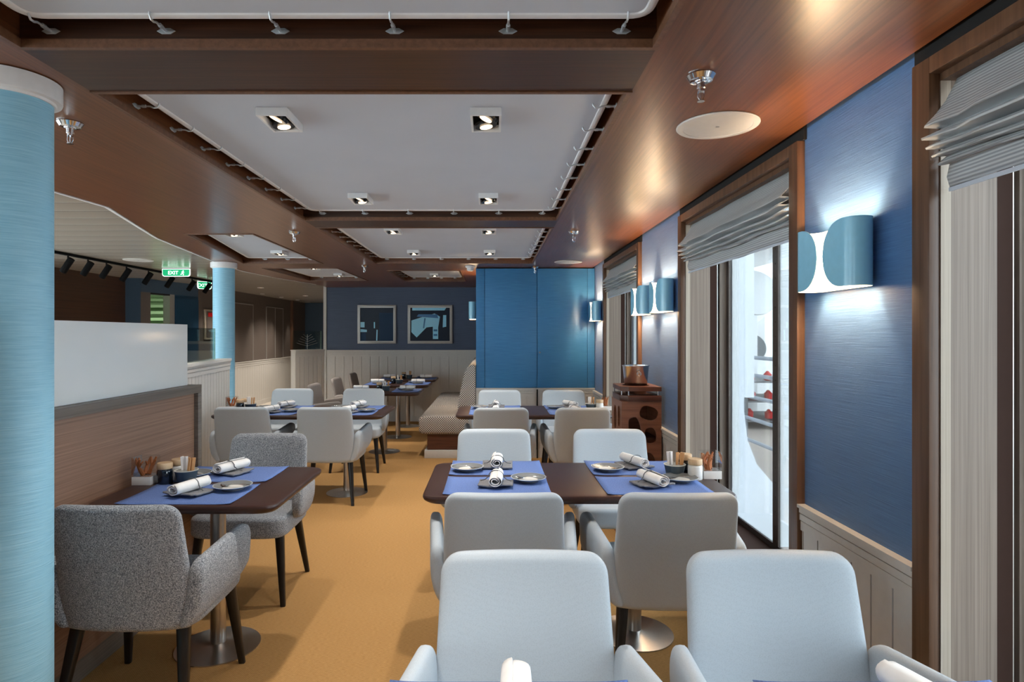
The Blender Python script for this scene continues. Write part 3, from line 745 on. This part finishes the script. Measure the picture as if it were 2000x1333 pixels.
for i, y in enumerate((1.50,)):
    hook(.449, y, PI/2, 'chrome hook at the top right corner of the near ceiling panel')
    hook(-1.294, y, -PI/2, 'chrome hook at the top left corner of the near ceiling panel')
for nm, ys, ds in (('large', [2.23+.256*i for i in range(8)], 'the large ceiling panel'), ('mid', [4.70+.256*i for i in range(8)], 'the panel beyond the second beam')):
    for i, y in enumerate(ys):
        hook(-1.294, y, -PI/2, '%s chrome hook along the left edge of %s' % (ORD[i], ds))
        hook(.449, y, PI/2, '%s chrome hook along the right edge of %s' % (ORD[i], ds))
for i, px in enumerate((630,713,800,887,974,1059)):
    hook((px-962)*4.2/1200, 4.204, PI, '%s small chrome hook from the left on the second beam' % ORD[i])
for i, px in enumerate((755,808,862,915,968,1022)):
    hook((px-962)*6.72/1200, 6.749, PI, '%s tiny chrome hook from the left on the third beam' % ORD[i])
for i in range(5): hook(-1.294, 7.65+.28*i, -PI/2, '%s tiny hook on the left edge of the small cream panel' % ORD[i])
for i in range(4): hook(-1.15+.2*i, 9.019, PI, '%s tiny hook on the far edge of the small cream panel' % ORD[i])
for i in range(3): hook(-2.5+.25*i, 6.759, PI, '%s hook on the far edge of the tapering left panel' % ORD[i])
for i in range(3): hook(-2.48+.25*i, 8.919, PI, '%s hook on the far edge of the brownish far left panel' % ORD[i])

# track with spotlights
e = tag(MB().box(-4.24,-4.205,5.2,9.3,2.225,2.249).build('light_track', M['blackm']), 'thin black lighting track on the slatted ceiling', 'track')
def make_track():
    e = empty('track_spotlight')
    MB().lathe([(.008,0),(.008,-.05)], 8).build('stem', M['blackm'], e)
    MB().lathe([(.001,-.08),(.030,-.08),(.032,-.076),(.032,.076),(.028,.08),(.001,.08)], 20).xf(Matrix.Translation((-.01,0,-.095)) @ Matrix.Rotation(math.radians(34), 4, 'Y') @ Matrix.Rotation(PI, 4, 'X')).build('housing', M['blackm'], e, smooth=True, angle=30)
    return e
t0 = make_track()
for i, px in enumerate((133,172,208,247,290,333,375,406)):
    k_ = (px-962)/1200; y = -4.222/k_
    o = t0 if i == 0 else copy_tree(t0)
    o.location = (-4.222, y, 2.224); tag(o, '%s black cylinder spotlight from the left on the ceiling track' % ORD[i], 'spotlight', 'black track spotlights')
# wall washers
for i, y in enumerate((12.2,13.3,14.4)):
    e = tag(empty('wall_washer', (LW+.22, y, 2.25)), '%s small recessed ceiling spot washing the taupe wall' % ('near','middle','far')[i], 'recessed spotlight', 'wall washers')
    MB().lathe([(.02,0),(.045,0),(.045,-.004),(.02,-.004)], 20, close=False).build('ring', M['white'], e, smooth=True)
    light('SPOT', 'wall_washer_beam', (LW+.2, y, 2.22), 26, (1,.9,.75), None, .02, 60, .6, rot=(0, math.radians(-9), 0))
# lamps added in the slatted ceiling to brighten the neighbouring area
for i, (x, y) in enumerate(((-3.7,4.3),(-3.6,8.3),(-4.0,10.6),(-3.9,12.8))):
    e = tag(empty('recessed_lamp', (x, y, 2.25)), '%s small round lamp flush in the slatted ceiling, counted from the camera' % ORD[i], 'recessed lamp', 'round lamps in the slatted ceiling')
    MB().lathe([(.03,0),(.055,0),(.055,-.004),(.03,-.004)], 20, close=False).build('ring', M['white'], e, smooth=True)
    MB().lathe([(.001,-.001),(.029,-.001),(.029,-.002),(.001,-.002)], 20).build('lens', M['lens'], e)
    light('SPOT', 'recessed_lamp_beam', (x, y, 2.235), 80, (1,.9,.78), None, .03, 130, .8)
# exit signs
def exit_sign(x, y, rz, w, h, lab):
    e = tag(empty('exit_sign', (x, y, 2.249), rz), lab, 'exit sign', 'green exit signs')
    r = .03; n = 8
    def rr_(g, z0, z1):
        W2, H2 = w/2-g, h-g
        q = [(-W2, -.006-(g if g else 0)), (W2, -.006-(g if g else 0))] + [(W2-r+r*math.cos(a), -H2+r+r*math.sin(a)) for a in [-PI/2*i/n for i in range(n+1)]] + [(-W2+r+r*math.cos(a), -H2+r+r*math.sin(a)) for a in [-PI/2-PI/2*i/n for i in range(n+1)]]
        return MB().plate([q], z0, z1, lambda p, z: (p[0], z, p[1]))
    rr_(0, -.006, .006).build('white_border', M['signwhite'], e)
    rr_(.007, -.009, -.0065).build('green_panel', M['signgreen'], e)
    MB().box(-w/2, w/2, -.008, .008, -.006, 0).build('mount', M['pewter'], e)
    s_ = h*.62
    text_mesh('exit_lettering', 'EXIT', s_, M['signwhite'], e, (-.035, -.0105, -h*.56), (PI/2,0,0))
    m = MB(); X = w*.24; Z = -h*.56; q = h/2*.72
    m.lathe([(.001,-.001),(q*.17,-.001),(q*.17,.001),(.001,.001)], 12).xf(Matrix.Rotation(PI/2, 4, 'X')).xf(Matrix.Translation((X+q*.2,-.0105,Z+q*.72)))
    for a, c_ in (((.1,.5),(-.1,-.05)),((.1,.45),(.5,.15)),((.1,.45),(-.35,.25)),((-.1,-.05),(.3,-.3)),((.3,-.3),(.25,-.8)),((-.1,-.05),(-.3,-.45)),((-.3,-.45),(-.7,-.5))):
        m.tube([(X+a[0]*q,-.0105,Z+a[1]*q),(X+c_[0]*q,-.0105,Z+c_[1]*q)], q*.12, 6)
    m.build('running_figure', M['signwhite'], e)
    return e
exit_sign(-3.86, 7.50, 0, .34, .10, 'green EXIT sign hanging from the slatted ceiling between spotlights')
exit_sign(-4.36, 9.30, math.radians(40), .20, .12, 'smaller green exit sign partly hidden by the far blue column')

# ================================================================= SCONCES
def make_sconce():
    e = empty('wall_sconce')       # local: x = out of wall is -X, length along Y, height Z; origin at the wall centre
    def prof(off):
        R = .045-off; pts = []   # (x, y, arc-fraction-h)
        Lb = .135
        seq = []
        for i in range(8): seq.append((-.012-off, Lb*i/7, 1.0))
        for i in range(1, 15):
            a = PI*i/14; seq.append((-.012-.045+R*math.cos(a), Lb+R*math.sin(a), 1.0))
        n = 16; Lf = .118
        for i in range(1, n+1):
            t = i/n; h = math.sqrt(max(0, 1-t**2.3)) if i < n else 0.03
            seq.append((-.012-.09+off - .0*t, Lb-Lf*t, max(h,.03)))
        return seq
    def surf(off, sgn):
        rows = []
        for x, y, h in prof(off):
            hh = .1075*h
            rows.append([(x, sgn*y, hh*(-1+2*k_/12)) for k_ in range(13)])
        return rows
    b = MB(); b.grid(surf(0, 1)); b.build('near_petal', M['petal'], e, smooth=True, angle=70)
    b = MB(); b.grid(surf(0, -1)); b.build('far_petal', M['petal'], e, smooth=True, angle=70)
    b = MB(); b.grid(surf(.0025, 1)); b.grid(surf(.0025, -1)); b.build('white_lining', M['petal_in'], e, smooth=True, angle=70)
    MB().lathe([(.001,-.05),(.016,-.045),(.018,-.02),(.018,0)], 14).xf(Matrix.Translation((-.045,0,-.01))).build('lamp_holder', M['petal_in'], e, smooth=True)
    MB().lathe([(.001,.05),(.012,.045),(.014,.02),(.010,.0)], 14).xf(Matrix.Translation((-.045,0,-.008))).build('bulb', M['bulb'], e, smooth=True)
    return e
sc0 = make_sconce(); first = [1]
def sconce(x, y, z, rz, lab):
    o = sc0 if first[0] else copy_tree(sc0); first[0] = 0
    o.location = (x, y, z); o.rotation_euler = (0,0,rz); tag(o, lab, 'wall lamp', 'blue petal wall lamps')
    R = Matrix.Rotation(rz, 4, 'Z')
    for dy in (-.125, .125):
        p = Vector((x, y, z)) + R @ Vector((-.055, dy, 0))
        light('POINT', 'sconce_glow', p, SCONCE_W, (1,.74,.48), None, .012)
sconce(RX, 2.065, 1.70, 0, 'largest light blue petal wall lamp between the nearest and middle windows')
sconce(RX, 4.17, 1.70, 0, 'light blue petal wall lamp just beyond the middle window, nearer of two')
sconce(RX, 4.745, 1.70, 0, 'light blue petal wall lamp beside the farthest window, farther of two')
sconce(RX, 6.86, 1.70, 0, 'small light blue petal wall lamp in the corner by the blue cupboard')
sconce(-.194, 7.75, 1.74, 0, 'light blue petal wall lamp half hidden behind the blue cupboard')

# ================================================================= FURNITURE
def make_chair(fab, name='dining_armchair'):
    e = empty(name)
    N = 48
    # backrest
    rings = []; z0, z1 = .352, .835; n = 40
    for i in range(n+1):
        t = i/n; t = .5-.5*math.cos(PI*t)*(1+.0*t); z = z0+(z1-z0)*t
        rt = .055; rb = .04
        ins = 0
        if z > z1-rt: q = (z-(z1-rt))/rt; ins = rt*(1-math.sqrt(max(0, 1-q*q)))
        if z < z0+rb: q = (z0+rb-z)/rb; ins = rb*(1-math.sqrt(max(0, 1-q*q)))
        hw = .248-.020*t-ins
        th = .036-.008*t; 
        tq = min(1, (z1-z)/.025, (z-z0)/.03); th = max(.004, th*math.sqrt(max(.03, 1-(1-tq)**2)))
        yc = -.205-.082*t**1.15
        ring = []
        for px, py in sup(N, hw, th, 3.6): ring.append((px, yc+py+.035*(px/.25)**2*(1-.3*t), z))
        rings.append(ring)
    MB().ring_loft(rings).build('backrest', fab, e, smooth=True, angle=80)
    # seat
    rings = []; z0, z1 = .350, .462
    for i in range(11):
        t = i/10; z = z0+(z1-z0)*t; r = .035
        ins = 0
        if z > z1-r*.7: q = (z-(z1-r*.7))/(r*.7); ins = r*.7*(1-math.sqrt(max(0, 1-q*q)))
        if z < z0+r: q = (z0+r-z)/r; ins = r*1.3*(1-math.sqrt(max(0, 1-q*q)))
        rings.append([(px, py+.02, z + (.012*(py/.25) if t > .5 else 0)) for px, py in sup(N, .262-ins, .245-ins, 6)])
    MB().ring_loft(rings).build('seat', fab, e, smooth=True, angle=80)
    # arms
    for sx in (-1, 1):
        rings = []; n = 28; ya, yb = -.225, .155
        for i in range(n+1):
            t = .5-.5*math.cos(PI*i/n); y = ya+(yb-ya)*t
            zl = .362+.085*t**1.3; zh = .612+.048*t
            q = max(0, (y-(yb-.075))/.075); cap_ = .075*(1-math.sqrt(max(0, 1-q*q)))*.95
            qb = max(0, ((ya+.04)-y)/.04); cb = .045*(1-math.sqrt(max(0, 1-qb*qb)))
            zh2 = zh-cap_*.8-cb; zl2 = zl+cap_*.9+cb*.3
            if i == n: zh2 = max(zh2, zl2+.02)
            xc = .258+.036*t; h = (zh2-zl2)/2; c = (zh2+zl2)/2
            th = .030*min(1, .35+math.sqrt(max(0, 1-q*q)))*min(1, .3+math.sqrt(max(0, 1-qb*qb)))
            ring = []
            for pu, pv in sup(28, th, h, 3.2):
                z = c+pv; low = max(0, (.50-z)/.15)
                ring.append((sx*(xc+pu-.045*low**2 + .008*(z-.5)/.15), y, z))
            rings.append(ring)
        MB().ring_loft(rings).build('arm', fab, e, smooth=True, angle=80)
    # legs
    for sx in (-1, 1):
        for top, bot in (((.195,-.165,.368),(.235,-.245,0)), ((.215,.185,.368),(.250,.235,0))):
            rings = []
            for t in (0, .5, 1):
                p = Vector(top).lerp(Vector(bot), t); w_ = .023-.0105*t
                rings.append([(sx*(p.x+u*w_), p.y+v*w_*.9, p.z) for u, v in sup(12, 1, 1, 5)])
            MB().ring_loft(rings).build('leg', M['black'], e, smooth=True, angle=50)
    return e
def place(proto, done, x, y, rz, lab, group, cat='chair'):
    o = proto if not done[0] else copy_tree(proto)
    done[0] = 1; o.location = (x, y, 0); o.rotation_euler = (0,0,rz); return tag(o, lab, cat, group)
vin = make_chair(M['vinyl']); vd = [0]
bou = make_chair(M['boucle']); bd = [0]
tau = make_chair(M['taupe']); td = [0]
# +Y facing (back to camera): origin = Ytop+.31 ; -Y facing: origin = Ytop-.31
B = .31
for x, yt, lab in ((.088,1.75,'large pale armchair at the bottom centre facing the camera'),(.766,1.75,'large pale armchair at the bottom right facing the camera')):
    place(vin, vd, x, yt-B, PI, lab, 'pale armchairs at the nearest table')
for x, yt, f, lab in ((.045,2.32,0,'pale armchair seen from behind at the left of the foreground window table'),(.717,2.32,0,'pale armchair seen from behind at the right of the foreground window table'),
        (.010,3.97,1,'pale armchair facing us beyond the foreground window table, left one'),(.745,3.97,1,'pale armchair facing us beyond the foreground window table, right one')):
    place(vin, vd, x, yt+(-B if f else B), PI if f else 0, lab, 'pale armchairs at the foreground window table')
for x, yt, f, lab in ((.071,5.06,0,'pale armchair seen from behind at the left of the far window table'),(.75,5.06,0,'armchair seen from behind beside the bucket stand, at the far window table'),
        (.076,6.76,1,'pale armchair in front of the blue cupboard, left one'),(.775,6.76,1,'pale armchair in front of the blue cupboard, right one')):
    place(vin, vd, x, yt+(-B if f else B), PI if f else 0, lab, 'pale armchairs at the far window table')
for x, yt, f, lab in ((-2.105,5.10,0,'pale armchair seen from behind at the left of the middle left table'),(-1.41,5.10,0,'pale armchair seen from behind at the aisle end of the middle left table'),
        (-2.235,6.93,1,'pale armchair facing us at the left beyond the middle left table'),(-1.44,6.93,1,'pale armchair facing us beyond the aisle end of the middle left table')):
    place(vin, vd, x, yt+(-B if f else B), PI if f else 0, lab, 'pale armchairs at the middle left table')
nearb = place(bou, bd, -1.348, 2.15+B, 0, 'grey boucle armchair with its back to us in the left foreground', 'grey boucle armchairs')
place(bou, bd, -1.36, 3.80-B, PI, 'grey boucle armchair facing us behind the small partition table', 'grey boucle armchairs')
MB().box(-.002,.002,-.012,.012,-.012,.012).build('fabric_tag', M['tag'], nearb, loc=(.252,-.205,.475))
for y, lab in ((7.55,'taupe armchair at the nearest bench table'),(8.63,'taupe armchair at the second bench table'),(9.64,'dark taupe armchair at the farthest bench table')):
    place(tau, td, -1.93, y, -PI/2, lab, 'taupe armchairs opposite the bench')

def make_table(name, w, d, poles, lab, x, y, foot=.185):
    e = tag(empty(name, (x, y, 0)), lab, 'table')
    q = rounded([(-w/2,-d/2),(w/2,-d/2),(w/2,d/2),(-w/2,d/2)], .075, 7)
    c = Vector((0,0))
    def sh(p, k_): 
        v = Vector(p); return (v.x-math.copysign(min(k_, abs(v.x)), v.x), v.y-math.copysign(min(k_, abs(v.y)), v.y))
    rings = [[(*sh(p, k_), z) for p in q] for k_, z in ((.018,.713),(.004,.724),(0,.732),(0,.741),(.003,.747),(.007,.749),(.010,.75))]
    MB().ring_loft(rings).build('tabletop', M['tabletop'], e, smooth=True, angle=35)
    for px in poles:
        MB().box(px-.13, px+.13, -.13, .13, .706, .712).build('mounting_plate', M['blackm'], e)
        p = MB().lathe([(.034,.018),(.034,.706)], 24).build('pole', M['steel'], e, smooth=True)
        p.location = (px,0,0)
        f = MB().lathe([(.001,0),(foot,0),(foot,.005),(foot*.7,.010),(.05,.016),(.036,.022),(.001,.022)], 48).build('base_disc', M['steel'], e, smooth=True, angle=50)
        f.location = (px,0,0)
    return e
make_table('dining_table', 1.37, .72, (-.305,.305), 'nearest dark table, mostly below the picture edge', .40, .85)
make_table('dining_table', 1.365, .70, (-.305,.305), 'large dark brown table by the window in the foreground', .378, 2.965)
make_table('dining_table', 1.36, .72, (-.31,.31), 'far window-side dark table in front of the blue cupboard', .36, 5.60)
make_table('dining_table', .78, .74, (.0,), 'small dark table against the walnut partition', -1.268, 2.84)
make_table('dining_table', 1.48, .74, (-.40,.355), 'long dark table in the middle left by the white low wall', -1.68, 5.60)
for y, lab in ((7.56,'nearest of three dark tables along the houndstooth bench'),(8.64,'middle of three dark tables along the houndstooth bench'),(9.66,'farthest of three dark tables along the houndstooth bench')):
    make_table('bench_table', .92, .62, (0,), lab, -1.33, y, .19)

# ---- table settings
def make_mat():
    rows = []; n = 16
    for i in range(n+1):
        x = -.235+.47*i/n; r = []
        for j in range(9):
            y = -.165+.33*j/8
            z = .0015+.004*max(0, (abs(x)-.17)/.065)**2*max(0, (abs(y)-.08)/.085)
            r.append((x, y, z))
        rows.append(r)
    o = MB().grid(rows).build('placemat', M['mat'], smooth=True)
    md = o.modifiers.new('thickness', 'SOLIDIFY'); md.thickness = .0014; md.offset = 1
    return o
def make_bundle():
    e = empty('napkin_bundle')     # roll along Y
    rows = []
    for i in range(17):
        x = -.078+.156*i/16; r = []
        for j in range(9):
            y = -.066+.132*j/8
            z = .003+.009*abs(math.sin(x*20+.5))*max(0, -y/.066)**1.5+.004*math.cos(y*60)**2
            r.append((x, y, z))
        rows.append(r)
    c = MB().grid(rows).build('grey_cloth', M['greycloth'], e, smooth=True)
    md = c.modifiers.new('thickness', 'SOLIDIFY'); md.thickness = .007; md.offset = 1
    # spiral roll
    prof = []
    for i in range(46):
        a = 2*PI*2.2*i/45; r = .010+.0200*i/45
        prof.append((r*1.05*math.cos(a), r*.82*math.sin(a)))
    rows = []
    for j in range(11):
        y = -.092+.184*j/10; k_ = 1+.05*math.cos(y*18)
        rows.append([(u*k_, y+.002*math.sin(i_), v*k_+.038) for i_, (u, v) in enumerate(prof)])
    o = MB().grid(rows).build('rolled_napkin', M['napkin'], e, smooth=True, angle=80)
    md = o.modifiers.new('thickness', 'SOLIDIFY'); md.thickness = .003; md.offset = 0
    pts = []
    for i in range(15):
        a = PI*i/14; pts.append((-.0335*math.cos(a), .018, .038+.0265*math.sin(a)))
    pts = [(-.070,.004,.020),(-.050,.012,.024)] + pts + [(.050,.012,.024),(.070,.004,.020)]
    MB().tube(pts, .0022, 6).build('elastic_band', M['elastic'], e, smooth=True)
    return e
def make_plate():
    return MB().lathe([(.001,.004),(.040,.001),(.046,.0),(.048,.004),(.070,.013),(.0815,.019),(.0825,.021),(.080,.0215),(.066,.0155),(.045,.0085),(.001,.0075)], 48).build('side_plate', M['plate'], smooth=True, angle=60)
def make_spoon():
    rings = []
    path = [(-.060,.003,.0042),(-.050,.010,.003),(-.035,.0145,.0035),(-.022,.011,.0038),(-.012,.004,.004),(.0,.0028,.004),(.05,.003,.004),(.085,.004,.004)]
    for x, w_, h in path:
        zc = {-.060:.006,-.050:.003,-.035:.001,-.022:.002,-.012:.006,.0:.010,.05:.012,.085:.011}[x]
        rings.append([(x, w_*math.cos(a), zc+.0012*math.sin(a)) for a in [2*PI*k_/12 for k_ in range(12)]])
    return MB().ring_loft(rings).build('teaspoon', M['spoon'], smooth=True, angle=70)
proto = {'placemat': make_mat(), 'napkin_bundle': make_bundle(), 'side_plate': make_plate(), 'teaspoon': make_spoon()}
seen = {}
def put(kind, x, y, z, rz, lab, cat, group, tilt=0):
    o = proto[kind] if kind not in seen else copy_tree(proto[kind])
    seen[kind] = 1
    o.location = (x, y, z); o.rotation_euler = (tilt, 0, rz); return tag(o, lab, cat, group)
TT = .7505
def setting(mx, my, rot, where, rr=0, dr=(0,0), group='the tables'):
    """rot: 0 diner sits on the -Y side, PI on the +Y side"""
    R = Matrix.Rotation(rot, 3, 'Z')
    def P(u, v): q = R @ Vector((u, v, 0)); return mx+q.x, my+q.y
    put('placemat', mx, my, TT, rot, 'blue woven placemat, ' + where, 'placemat', 'blue placemats')
    x, y = P(-.005+dr[0], -.01+dr[1]); put('napkin_bundle', x, y, TT+.003, rot+rr, 'white rolled napkin banded to grey cloth, ' + where, 'napkin', 'rolled napkins')
    x, y = P(.148, .070); put('side_plate', x, y, TT+.004, rot, 'grey glazed side plate with cream centre, ' + where, 'plate', 'side plates')
    put('teaspoon', x, y, TT+.016, rot+random.uniform(-.35,-.1), 'polished teaspoon lying on the side plate, ' + where, 'spoon', 'teaspoons')
setting(.02, 2.805, 0, 'near left seat of the foreground window table', -.06)
setting(.73, 2.805, 0, 'near right seat of the foreground window table', .32)
setting(.02, 3.175, PI, 'far left seat of the foreground window table', -.04)
setting(.73, 3.175, PI, 'far right seat of the foreground window table', .38)
setting(-1.30, 2.655, 0, 'near seat of the small partition table', -.34)
setting(-1.295, 3.035, PI, 'far seat of the small partition table', -.42)
setting(.032, 1.052, PI, 'left seat at the bottom picture edge', -.03, (-.008,-.035))
setting(.75, 1.052, PI, 'right seat at the bottom picture edge', .3, (-.035,-.035))
setting(.03, 5.43, 0, 'near left seat of the far window table', -.06)
setting(.73, 5.43, 0, 'near right seat of the far window table', .2)
setting(.03, 5.79, PI, 'far left seat of the far window table', -.05)
setting(.73, 5.79, PI, 'far right seat of the far window table', .5)
setting(-1.95, 5.41, 0, 'near left seat of the middle left table', -.4)
setting(-1.27, 5.41, 0, 'near aisle seat of the middle left table', -.4)
setting(-1.95, 5.79, PI, 'far left seat of the middle left table', -.42)
setting(-1.27, 5.79, PI, 'far aisle seat of the middle left table', -.42)
for y, nm in ((7.56,'nearest'),(8.64,'middle'),(9.66,'farthest')):
    setting(-1.605, y, -PI/2, 'chair side of the %s bench table' % nm, 0)
    setting(-1.055, y, PI/2, 'bench side of the %s bench table' % nm, 0)

# ---- condiments
def make_bowl():
    e = empty('sugar_bowl')
    MB().lathe([(.001,0),(.036,0),(.038,.004),(.050,.056),(.0515,.058)], 36).build('outer_bowl', M['bowl'], e, smooth=True, angle=50)
    MB().lathe([(.0515,.058),(.0525,.0605),(.048,.0605),(.044,.050),(.034,.008),(.001,.006)], 36).build('lining', M['bowl_in'], e, smooth=True, angle=60)
    return e
def make_jar(mat):
    e = empty('condiment_jar')
    MB().lathe([(.001,0),(.032,0),(.034,.004),(.034,.060),(.031,.068),(.026,.070)], 30).build('jar_body', mat, e, smooth=True, angle=50)
    MB().lathe([(.001,.0705),(.032,.0705),(.0335,.073),(.0335,.094),(.031,.098),(.001,.098)], 30).build('lid', M['lid'], e, smooth=True, angle=40)
    return e
def make_block():
    e = empty('coral_block')
    MB().box(-.043,.043,-.043,.043,0,.038).build('white_base', M['white'], e, bevel=.001)
    g_ = MB().box(-.043,.043,-.043,.043,.0385,.125).build('clear_cube', M['acrylic'], e)
    r = random.Random(5); b = MB()
    for i in range(7):
        a = r.uniform(0,6.28); x, y = .014*math.cos(a), .014*math.sin(a); p = [(x,y,.040)]
        for k_ in range(4):
            a += r.uniform(-.6,.6); x += .010*math.cos(a); y += .010*math.sin(a)
            x = max(-.036, min(.036, x)); y = max(-.036, min(.036, y)); p.append((x, y, .040+.019*(k_+1)))
        b.tube(p, [.0085,.008,.007,.006,.004], 7)
        b.tube([p[2], (max(-.037,min(.037,p[2][0]+r.uniform(-.02,.02))), max(-.037,min(.037,p[2][1]+r.uniform(-.02,.02))), p[2][2]+.022)], [.006,.003], 6)
    b.build('coral', M['coral'], e, smooth=True)
    return e
pb, pjd, pjw, pk = make_bowl(), make_jar(M['jar_dark']), make_jar(M['jar_white']), make_block()
stw = MB().box(-.006,.006,-.0025,.0025,0,.112).build('sugar_stick', M['stick_w'], bevel=.001, seg=1)
stb = MB().box(-.006,.006,-.0025,.0025,0,.108).build('sugar_stick', M['stick_b'], bevel=.001, seg=1)
fl = {}
def cp(p, x, y, z, rz, lab, cat, group, tilt=(0,0)):
    o = p if p.name not in fl else copy_tree(p)
    fl[p.name] = 1
    o.location = (x, y, z); o.rotation_euler = (tilt[0], tilt[1], rz); return tag(o, lab, cat, group)
def condiments(bx, by, items, where, n=9, scale=1):
    r = random.Random(int(bx*100)+int(by*10))
    cp(pb, bx, by, TT, 0, 'slate stoneware sugar bowl with cream rim, ' + where, 'bowl', 'sugar bowls')
    for i in range(n):
        w = i < n/2
        a = r.uniform(0, 6.28); rad = r.uniform(.004,.020)
        x = bx+(-.014 if w else .014)+rad*math.cos(a)*.8; y = by+rad*math.sin(a)
        cp(stw if w else stb, x, y, TT+.0095, r.uniform(-.5,.5), ('white paper' if w else 'brown paper')+' sugar stick standing in the bowl, ' + where, 'sugar stick', ('white' if w else 'brown')+' sugar sticks, '+where, ((by-y)*-5*.8, (x-bx)*5*.8))
    for kind, x, y in items:
        if kind == 'd': cp(pjd, x, y, TT, 0, 'dark blue glass jar with wooden lid, ' + where, 'jar', 'condiment jars')
        if kind == 'w': cp(pjw, x, y, TT, 0, 'white jar with wooden lid, ' + where, 'jar', 'condiment jars')
        if kind == 'k': cp(pk, x, y, TT, 0, 'clear block with orange coral on white base, ' + where, 'ornament', 'coral blocks')
condiments(-1.425, 2.86, [('d',-1.515,2.84),('w',-1.495,2.925),('k',-1.607,2.85)], 'on the small partition table', 10)
condiments(.885, 2.985, [('w',.955,2.935),('d',.965,3.02),('k',1.012,2.99)][0:0] + [('w',.966,2.93),('d',.955,3.05),('k',1.05,2.97)], 'on the foreground window table', 10)
condiments(.90, 5.61, [('w',.972,5.58),('k',1.04,5.63)], 'on the far window table', 6)
condiments(-2.205, 5.60, [('d',-2.295,5.585),('w',-2.285,5.67),('k',-2.372,5.60)], 'on the middle left table', 7)
for y, nm in ((7.56,'nearest'),(8.64,'middle'),(9.66,'farthest')):
    condiments(-1.31, y, [('d',-1.40,y+.03)], 'on the %s bench table' % nm, 6)

# ---- bucket stand
e = tag(empty('bucket_stand', (1.035, 4.44, 0)), 'reddish wooden bucket stand with rounded cut-outs beside the right wall', 'stand')
hw, hd = .138, .175
def blob(cx, cz, rx, rz, pts=None, n=20, e_=2.6, rot=0):
    q = sup(n, rx, rz, e_); c, s_ = math.cos(rot), math.sin(rot)
    return [(cx+u*c-v*s_, cz+u*s_+v*c) for u, v in reversed(q)]
front = [[(-hw,0),(hw,0),(hw,1.015-.04),(-hw,1.015-.04)], blob(.050,.893,.064,.048,rot=-.30), blob(-.048,.795,.040,.072,rot=.2), blob(.062,.738,.040,.056,rot=.15), blob(-.06,.615,.044,.055), blob(.045,.56,.050,.058,rot=.4), blob(-.05,.40,.045,.06), blob(.05,.32,.045,.06)]
MB().plate(front, -hd, -hd+.018, lambda p, z: (p[0], z, p[1])).build('front_panel', M['stand'], e)
side = [[(-hd+.019,0),(hd,0),(hd,.975),(-hd+.019,.975)], blob(-.075,.86,.040,.075), blob(.055,.84,.045,.085), blob(-.05,.62,.05,.09), blob(.08,.60,.04,.07), blob(0,.36,.06,.09)]
MB().plate(side, -hw, -hw+.016, lambda p, z: (z, p[0], p[1])).build('side_panel', M['stand'], e)
MB().box(hw-.016, hw, -hd+.019, hd, 0, .975).build('back_panel', M['stand'], e)
MB().box(-hw+.017, hw-.017, hd-.016, hd, 0, .975).build('rear_panel', M['stand'], e)
circ = [(.095*math.cos(-2*PI*i/32), .095*math.sin(-2*PI*i/32)) for i in range(32)]
trap = lambda g, c: [(-hw-g+c,-hd-g),(hw,-hd-g),(hw,hd),(-hw-g+c*.2,hd),(-hw-g,hd-.1),(-hw-g,-hd-g+c)]
MB().plate([trap(.006,.05)], .976, 1.016).build('lower_top', M['standdark'], e, bevel=.003)
MB().plate([trap(.002,.05), circ], 1.046, 1.076).build('upper_top', M['standdark'], e)
MB().box(-hw+.017, hw-.017, -.13, .13, .70, .715).build('inner_shelf', M['standdark'], e)
b = MB()
for x, y in ((-hw+.05,-hd+.012),(hw-.02,-hd+.012),(-hw+.012,-hd+.06),(-hw+.012,hd-.03),(hw-.03,hd-.03)): b.lathe([(.005,1.0165),(.005,1.0455)], 10, (x,y,0))
b.build('spacer_pins', M['chrome'], e, smooth=True)
e = tag(empty('ice_bucket', (1.035, 4.44, 1.0165)), 'polished steel ice bucket standing in the reddish wooden stand', 'bucket')
MB().lathe([(.001,0),(.070,0),(.074,.004),(.093,.195),(.098,.199),(.098,.203),(.090,.203),(.070,.01),(.001,.008)], 44).build('bucket_body', M['bucketsteel'], e, smooth=True, angle=50)
b = MB(); b.tube([(0.0+.014*math.cos(a), -.098, .145+.014*math.sin(a)) for a in [2*PI*i/16 for i in range(17)]], .0025, 6)
b.build('ring_handle', M['chrome'], e, smooth=True)
MB().lathe([(.001,-.089),(.016,-.089),(.016,-.094),(.001,-.095)], 20).xf(Matrix.Translation((.0,.0,.145)) @ Matrix.Rotation(-PI/2, 4, 'X') @ Matrix.Scale(-1, 4, (0,0,1)) @ Matrix.Translation((0,0,0))).build('handle_boss', M['steel'], e, smooth=True)
